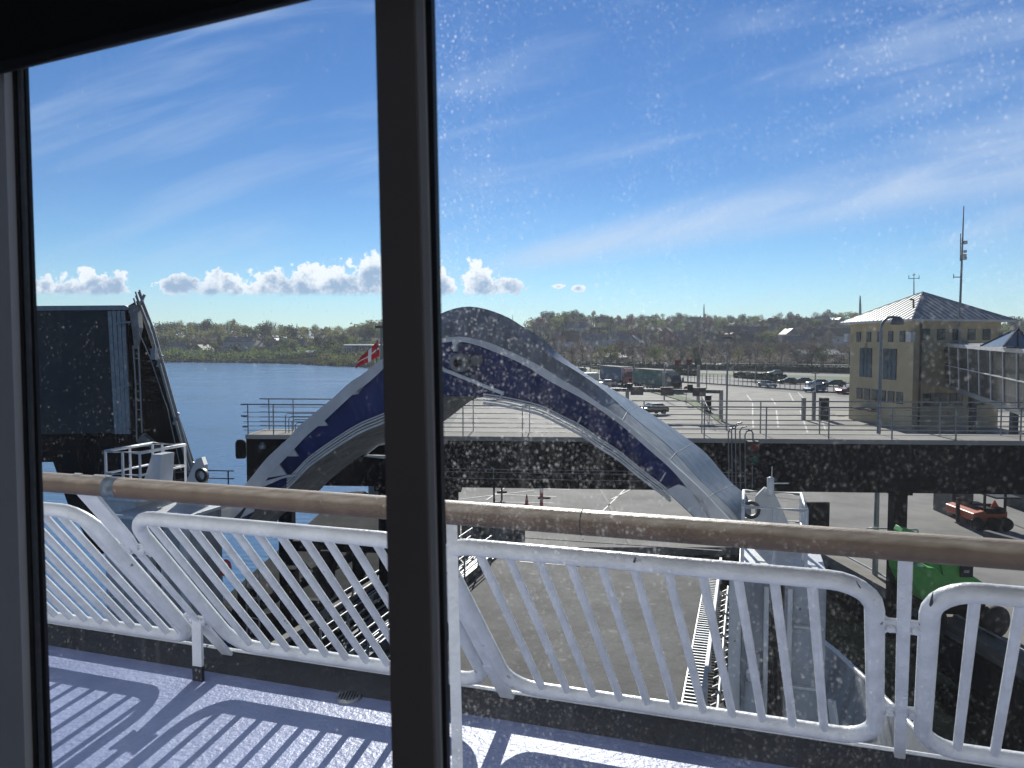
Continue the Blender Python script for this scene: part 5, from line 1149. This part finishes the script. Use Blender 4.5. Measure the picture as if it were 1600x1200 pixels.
# far left shore: rows
def rowtrees(x0, x1, n, d0, d1, h0, h1, where, grp, choose, zz=None):
    for i in range(n):
        x = x0 + (x1 - x0) * (i + random.uniform(.1, .9)) / n; d = random.uniform(d0, d1); X = (x - 800) / F * d; pi = random.choice(choose); h = random.uniform(h0, h1)
        tree(X, d, h, h * random.uniform(.8, 1.15), pi, LAB[pi] + ' ' + where + spot(x), grp, zz)
rowtrees(-40, 640, 56, 540, 640, 13, 19, 'on the far left ridge', 'trees on the far left shore', [0, 1, 3, 7, 8, 3, 1, 9])
rowtrees(240, 640, 44, 470, 550, 7, 13, 'among far left shore houses', 'trees on the far left shore', [0, 1, 5, 6, 7, 9, 3, 3])
rowtrees(840, 1340, 50, 640, 720, 11, 17, 'on the right skyline', 'trees on the right hillside', [1, 3, 7, 9, 8, 3, 0])
rowtrees(830, 1340, 56, 520, 630, 10, 15, 'among the hill houses', 'trees on the right hillside', [0, 1, 3, 4, 7, 9, 8, 6])
rowtrees(850, 1340, 40, 420, 500, 8, 13, 'at the foot of the hill', 'trees on the right hillside', [0, 1, 3, 5, 7, 2, 4, 9])
rowtrees(1540, 1650, 12, 380, 520, 13, 18, 'behind the glazed walkway', 'trees on the right hillside', [0, 1, 3, 7])
rowtrees(880, 1335, 26, 300, 335, 8, 11, 'between road and railway', 'trees in the row behind the yard', [2, 5, 9, 2, 5, 8], -.05)
for x, pi in ((1023, 0), (955, 7), (940, 7), (1283, 6)): tree((x - 800) / F * 300, 300, 8.5, 9, pi, {1023: 'light green pointed tree above the two lorries', 955: 'yellow green small tree above the blue lorry', 940: 'yellow green tree nearest the visor', 1283: 'small green tree in front of the white roofed hall'}[x], 'trees in the row behind the yard', -.05)
# the mass of wood behind them
def wood(name, x0, x1, d0, d1, dz, n, size, m_, label, seed):
    rng = random.Random(seed); k = MB()
    cs = []
    for _ in range(int(n / 45)):
        d = rng.uniform(d0, d1); X = (rng.uniform(x0, x1) - 800) / F * d; cs.append((Vector((X, d, height(X, d) + rng.uniform(.2, 1) * dz)), rng.uniform(2, 4.2)))
    def bf(r):
        c, rr = r.choice(cs); return c + Vector((r.gauss(0, rr * .5), r.gauss(0, rr * .5), r.gauss(0, rr * .38)))
    cloud_mesh(k, bf, n, size, rng); tag(k.build(name, m_, normals=False), label, 'woodland', kind='stuff')
wood('woodland', -60, 660, 530, 660, 12, 20000, .75, m_leaf[1], 'continuous budding woodland behind the far left shore', 1)
wood('woodland', -60, 660, 520, 640, 4, 9000, .65, m_leaf[3], 'dark undergrowth and evergreens behind the far left shore', 2)
wood('woodland', 820, 1700, 560, 740, 8, 12000, .75, m_leaf[1], 'budding trees filling the gaps between the hill houses', 3)
wood('woodland', 820, 1700, 430, 720, 2.2, 12000, .55, m_leaf[3], 'dark evergreens and shrubs between the hill houses', 4)
wood('woodland', 820, 1500, 335, 430, 2.5, 10000, .55, m_leaf[2], 'brown shrubs along the foot of the hillside', 5)
wood('shoreline_scrub', 500, 690, 360, 455, 1.5, 6000, .5, m_leaf[1], 'rough green scrub between the boathouse and the boulders', 9)
wood('shoreline_scrub', 240, 600, 452, 495, 3.5, 9000, .55, m_leaf[0], 'green shrubs and gardens along the far shore', 6)

def house(x, d, w, h, rh, wall, roof, label, group, dep=9, rz=0, z=None, chim=True, wins=3):
    X = (x - 800) / F * d; z = height(X, d) if z is None else z
    th = thing('house', label, 'house', (0, 0, 0), group=group)
    MB().rbox(-w / 2, w / 2, -dep / 2, dep / 2, -2, h).build('wall', wall, th)
    k = MB(); o = .5; vs = [(-w / 2 - o, -dep / 2 - o, h), (w / 2 + o, -dep / 2 - o, h), (w / 2 + o, dep / 2 + o, h), (-w / 2 - o, dep / 2 + o, h), (-w / 2 - o, 0, h + rh), (w / 2 + o, 0, h + rh)]
    k.add(vs, [(0, 1, 5, 4), (2, 3, 4, 5), (0, 4, 3), (1, 2, 5), (3, 2, 1, 0)]); r_ = k.build('roof', roof, th)
    if chim: MB().rbox(w * .2, w * .2 + .8, -.4, .4, h + rh * .5, h + rh + 1.1).build('chimney', m_brick, r_)
    for i in range(wins):
        c = -w / 2 + w * (i + .5) / wins; f_ = MB().rbox(c - .65, c + .65, -dep / 2 - .06, -dep / 2 - .01, h * .45, h * .45 + 1.4).build('window', m_rim, th); MB().rbox(c - .5, c + .5, -dep / 2 - .1, -dep / 2 - .065, h * .45 + .1, h * .45 + 1.3).build('pane', m_glassd, f_)
    th.location = (X, d, z); th.rotation_euler = (0, 0, R(rz)); return th
m_brick = mat('brown_brick', (.15, .075, .055), .9, var=.25, scale=2); m_ww = mat('whitewash', (.62, .62, .60), .8, var=.1)
m_r1 = mat('red_tile_roof', (.20, .095, .07), .8, var=.3, scale=1); m_r2 = mat('slate_roof', (.17, .175, .19), .6, var=.3, scale=1); m_r3 = mat('pale_roof_sheet', (.7, .7, .7), .5, var=.15, scale=1); m_r4 = mat('black_roof', (.045, .05, .055), .6, var=.3)
m_grw = mat('grey_house_wall', (.25, .25, .25), .8, var=.15); m_tan = mat('sandy_house_wall', (.32, .27, .18), .8, var=.15)
# named houses
h_ = house(376, 500, 17, 8.5, 3.5, m_ww, m_r2, 'large white villa with several gables on the far left shore', None, dep=10, wins=5)
for sx in (-6, 0, 6): MB().prism([Vector((sx - 2, -6, 8.4)), Vector((sx + 2, -6, 8.4)), Vector((sx, -6, 11))], (0, 4, 0)).build('gable', m_ww, h_)
h_ = house(282, 500, 14, 5, 2.5, m_ww, m_r2, 'white house with a small pointed turret on the far left shore', None, dep=8, wins=4)
MB().box((2, -3, 6), 3, 3, 4.5).build('turret', m_ww, h_); MB().add([(.2, -4.8, 8.2), (3.8, -4.8, 8.2), (3.8, -1.2, 8.2), (.2, -1.2, 8.2), (2, -3, 11)], [(0, 1, 4), (1, 2, 4), (2, 3, 4), (3, 0, 4), (3, 2, 1, 0)]).build('turret_roof', m_r4, h_)
house(458, 510, 16, 4, 4.5, m_r4, m_r2, 'dark chalet roofed house among the far shore trees', None)
house(405, 520, 12, 3.5, 4, m_grw, m_r2, 'grey gabled house right of the white villa', None, dep=10, rz=50)
house(315, 525, 14, 3, 2.5, m_tan, m_r1, 'low brown roofed bungalow above the turreted house', None)
house(430, 500, 8, 2, 3.5, m_ww, m_r2, 'small hut with a pale steep roof on the far shore', None, rz=30)
house(585, 470, 14, 4, 2, m_ww, m_r1, 'pale house beside the flag on the far shore', None)
house(570, 440, 22, 4.5, .6, mat('blue_shed_wall', (.06, .11, .18), .6), m_r2, 'long blue grey boathouse left of the flag', None, dep=6, wins=6, chim=False)
house(493, 470, 22, 1.5, 1.2, m_ww, m_r3, 'low white shed by the road on the far shore', None, dep=6, chim=False)
house(452, 465, 14, 1.6, 1.4, m_grw, m_r2, 'low grey shed at the water on the far shore', None, dep=6, chim=False)
house(1275, 360, 20, 4.0, 2.2, m_brick, m_r3, 'brick hall with a bright white pitched roof beyond the railway', None, dep=14, rz=12, z=0, chim=False, wins=6)
h_ = house(999, 480, 17, 4.5, 6, m_grw, m_r2, 'large grey gabled house in the middle of the right hillside', None, dep=13, rz=-12)
house(967, 460, 14, 3, 3, m_tan, m_r3, 'low house with a sandy pale roof left of the large grey gable', None)
house(1150, 500, 16, 5, 6.5, m_r4, m_r4, 'black mansard house with pale gable end on the right hillside', None, dep=9); house(1166, 500, 4, 6, 3, m_ww, m_r4, 'narrow white gable beside the black mansard house', None, dep=8)
house(1248, 520, 24, 4, 3.5, m_brick, m_r1, 'long red brown terrace right of the black mansard house', None)
house(1300, 520, 18, 4, 6, m_r4, m_r4, 'tall black roofed house left of the ochre building', None)
house(1215, 640, 34, 5, .6, m_brick, m_r3, 'long flat roofed brick block on the hilltop', None, chim=False, wins=10)
house(1197, 600, 16, 4, 5, m_brick, m_r1, 'red roofed house below the hilltop block', None)
house(1175, 560, 8, 4, 4, m_ww, m_r3, 'small house with a bright white roof near the copper tree', None, rz=40)
house(889, 440, 14, 3, 2.5, m_tan, m_r3, 'sand coloured house just right of the visor slope', None)
house(955, 340, 12, 3, 2, m_grw, m_r3, 'pale low shed roof behind the tree row', None, chim=False, z=0)
house(1585, 420, 26, 4, 5, m_brick, m_r1, 'red roofed house behind the skylight', None)
rng = random.Random(11)
wl = [(m_ww, 'white'), (m_brick, 'brick'), (m_brick, 'brick'), (m_tan, 'sandy'), (m_grw, 'grey'), (m_grw, 'grey')]; rf_ = [(m_r1, 'red tiled'), (m_r2, 'slate grey'), (m_r4, 'black'), (m_r1, 'red tiled'), (m_r2, 'slate grey')]
for i in range(44):
    x = 840 + 495 * (i + rng.random()) / 44; d = rng.uniform(430, 680); r_, rn = rng.choice(rf_); w_, wn_ = rng.choice(wl)
    pos = ['right of the visor slope', 'above the lorries', 'near the copper trees mid hill', 'around the black mansard house', 'above the white roofed hall', 'close to the ochre building'][min(5, int((x - 840) / 83))] + (', low on the hill' if d < 520 else ', mid slope' if d < 600 else ', near the skyline')
    house(x, d, rng.uniform(10, 16), rng.uniform(5, 7.5), rng.uniform(3.5, 5.5), w_, r_, wn_ + ' walled ' + rn + ' house ' + pos, 'houses on the right hillside', rz=rng.choice((-25, 0, 0, 20, 70, 90)), wins=2)
for i in range(10):
    x = rng.uniform(250, 600); d = rng.uniform(480, 560); r_, rn = rng.choice(rf_); house(x, d, rng.uniform(8, 13), rng.uniform(3, 4), rng.uniform(2.5, 4), *(lambda w_: (w_[0], r_, w_[1] + ' walled ' + rn + ' house in the far left woods ' + ['near the raised ramp', 'around the white villa', 'above the low sheds', 'near the flag'][min(3, int((x - 250) / 88))]))(rng.choice(wl)), 'houses on the far left shore', rz=rng.choice((-25, 0, 20, 70)), wins=2)
# rocks of the far mole
k = MB(); rng = random.Random(3)
for i in range(650):
    x = rng.uniform(-280, -40); y = lerp(SHORE, x) + rng.uniform(2, 9) ; s = rng.uniform(.35, 1.0); c = Vector((x, y, -2.1 + rng.uniform(0, 1.3)))
    k.add([c + Vector((rng.uniform(-s, s), rng.uniform(-s, s), rng.uniform(-s, s) * .8)) for _ in range(4)] + [c + UP * s, c - UP * s], [(0, 1, 4), (1, 2, 4), (2, 3, 4), (3, 0, 4), (0, 1, 5), (1, 2, 5), (2, 3, 5), (3, 0, 5)])
tag(k.build('boulders', m_rock), 'grey boulders heaped along the far waterline', 'rocks', kind='stuff')
# white flagpoles by the boathouse
for i, x in enumerate((534, 537.5, 541.5, 545, 549)):
    p = W(x, 562, 430); th = thing('white_flagpole', 'white flagpole with a small pennant beside the blue boathouse', 'flagpole', (p.x, p.y, height(p.x, p.y)), group='row of white flagpoles by the boathouse')
    zt4 = 9 - 4 * 430 / F; MB().tube([(p.x, p.y, height(p.x, p.y)), (p.x, p.y, zt4)], .12, 6).build('pole', m_line, th); MB().box((p.x - .6, p.y, zt4 - .6), 1.2, .06, .8).build('pennant', m_line, th)
# sea rail post in the far left
lpn = G(595, 600, -1); 
fl_ = thing('floodlight_mast', 'grey floodlight mast just left of the mullion behind the flag', 'mast', (W(595, 560, 90).x, 90, -2))
p = W(596, 560, 90); MB().tube([(p.x, 90, -6), (p.x, 90, 9 + (YH - 512) * 90 / F)], .14, 8).build('pole', m_steel, fl_); MB().box((p.x - .2, 90, 9 + (YH - 511) * 90 / F), 1.0, .4, .3).build('lamp_head', m_dsteel, fl_)

# ================================================================== the window and room we look out of
WN = R(24.7); wd = Vector((math.cos(WN), -math.sin(WN), 0)); wn = Vector((math.sin(WN), math.cos(WN), 0))   # run to the right, outward
WP = W(640, 600, .85)                              # a point on the inner face of the mullion
def wpt(x, y, off=0.0): return PP(x, y, WP + wn * off, wn)
def quad(name, pts, off, thick, m_, par, bevel=0, sub=False):
    return MB().prism([wpt(x, y, off) for x, y in pts], wn * thick).build(name, m_, par, bevel=bevel)
wi = thing('ferry_window', 'two pane ferry window with a dark mullion and black rubber gaskets', 'window', Vector((WP.x, WP.y, 8.3)))
ext = lambda xt, xb, y0=-500, y1=1700: [(xt + (xb - xt) * (y0 / 1200), y0), (xt + (xb - xt) * (y1 / 1200), y1)]
def vstrip(name, l0, l1, r0, r1, off, th_, m_, bevel=0):
    a = ext(l0, l1); b = ext(r0, r1); return quad(name, [a[0], b[0], b[1], a[1]], off, th_, m_, wi, bevel)
vstrip('mullion', 585, 612, 647, 679, 0, .012, m_mull, .001)
vstrip('mullion_trim', 647.5, 679.5, 662, 690, .003, .009, m_alu, .001)
vstrip('gasket', 662.5, 690.5, 674, 699, .006, .008, m_black)
vstrip('gasket', 592, 619, 640, 672, .0135, .008, m_black)
m_jamb = mat('blue_grey_jamb_strip', (.20, .23, .26), .6, var=.2, scale=60)
# left jamb
vstrip('jamb_trim', 3, 40, 8, 45, -.004, .006, m_alu)
vstrip('gasket', 8, 45, 20, 58, .000, .005, m_black)
vstrip('jamb_strip', 20, 58, 30, 67, .003, .005, m_jamb)
vstrip('gasket', 30, 67, 36, 77, .006, .005, m_black)
a = ext(33, 74); b = ext(600, 628)
quad('left_pane', [a[0], b[0], b[1], a[1]], .012, .001, m_paneL, wi)
a = ext(665, 694); b = ext(2600, 2600)
quad('right_pane', [a[0], b[0], b[1], a[1]], .016, .004, m_paneR, wi)
wl_ = MB(); a = ext(-900, -900); b = ext(2.6, 39.6); wl_.prism([wpt(*a[0], -.012), wpt(*b[0], -.012), wpt(*b[1], -.012), wpt(*a[1], -.012)], wn * .014); tag(wl_.build('interior_wall', m_inwall), kind='structure')
# blind at the top, its lower edge sloping in view because the wall runs away from us
bz = MB(); za = wpt(38, 116).z; bz.prism([Vector((*(wpt(-900, 600, -.035)).xy, za)), Vector((*(wpt(2400, 600, -.035)).xy, za + .0)), Vector((*(wpt(2400, 600, -.035)).xy, za + .9)), Vector((*(wpt(-900, 600, -.035)).xy, za + .9))], wn * .02)
bl0 = thing('roller_blind', 'black roller blind pulled partly down over the window top', 'blind', wpt(38, 116, -.035)); bz.build('fabric', m_blind, bl0)
k = MB(); k.tube([Vector((*(wpt(-900, 600, -.03)).xy, za)), Vector((*(wpt(2400, 600, -.03)).xy, za))], .008, 8); k.build('bottom_bar', m_black, bl0)
# outside of the superstructure: white painted steel below and above the window band
for nm_, z0_, z1_ in (('superstructure_lower', 7.3, 8.25), ('superstructure_upper', 10.15, 13.5)):
    sx_ = MB(); sx_.prism([Vector((*(WP + wd * -9 + wn * .02).xy, z0_)), Vector((*(WP + wd * 9 + wn * .02).xy, z0_)), Vector((*(WP + wd * 9 + wn * .06).xy, z0_)), Vector((*(WP + wd * -9 + wn * .06).xy, z0_))], (0, 0, z1_ - z0_)); tag(sx_.build(nm_, m_white2), kind='structure')
# room shell behind and around the camera
rm = MB()
def inn(s, n, z): return Vector((WP.x, WP.y, 0)) + wd * s + wn * n + UP * z
zf_, zc_ = 7.15, 10.1
rm.prism([inn(-4, -5, zf_ - .1), inn(5, -5, zf_ - .1), inn(5, .0, zf_ - .1), inn(-4, .0, zf_ - .1)], (0, 0, .1)); tag(rm.build('interior_floor', mat('grey_carpet', (.28, .28, .3), .95)), kind='structure')
rm = MB(); rm.prism([inn(-4, -5, zc_), inn(5, -5, zc_), inn(5, .06, zc_), inn(-4, .06, zc_)], (0, 0, .1)); tag(rm.build('interior_ceiling', m_inwall), kind='structure')
rm = MB(); rm.prism([inn(-4, -5, zf_), inn(5, -5, zf_), inn(5, -4.9, zf_), inn(-4, -4.9, zf_)], (0, 0, 1.2)); rm.prism([inn(-4.1, -5, zf_), inn(-4, -5, zf_), inn(-4, 0, zf_), inn(-4.1, 0, zf_)], (0, 0, zc_ - zf_)); rm.prism([inn(5.0, -5, zf_), inn(5.1, -5, zf_), inn(5.1, 0, zf_), inn(5.0, 0, zf_)], (0, 0, zc_ - zf_)); tag(rm.build('cabin_wall', m_inwall), kind='structure')

# ================================================================== the air over the harbour
hz = MB().rbox(-1400, 1400, -200, 2200, -8, 90)
hm = bpy.data.materials.new('thin_sea_haze'); hm.use_nodes = True; hn = hm.node_tree; hn.nodes.clear()
ho = hn.nodes.new('ShaderNodeOutputMaterial'); hv = hn.nodes.new('ShaderNodeVolumePrincipled'); hv.inputs['Color'].default_value = (.80, .88, 1, 1); hv.inputs['Density'].default_value = .00022; hv.inputs['Anisotropy'].default_value = .2
hn.links.new(hv.outputs[0], ho.inputs['Volume'])
tag(hz.build('haze', hm), kind='stuff')
sc.cycles.volume_max_steps = 64
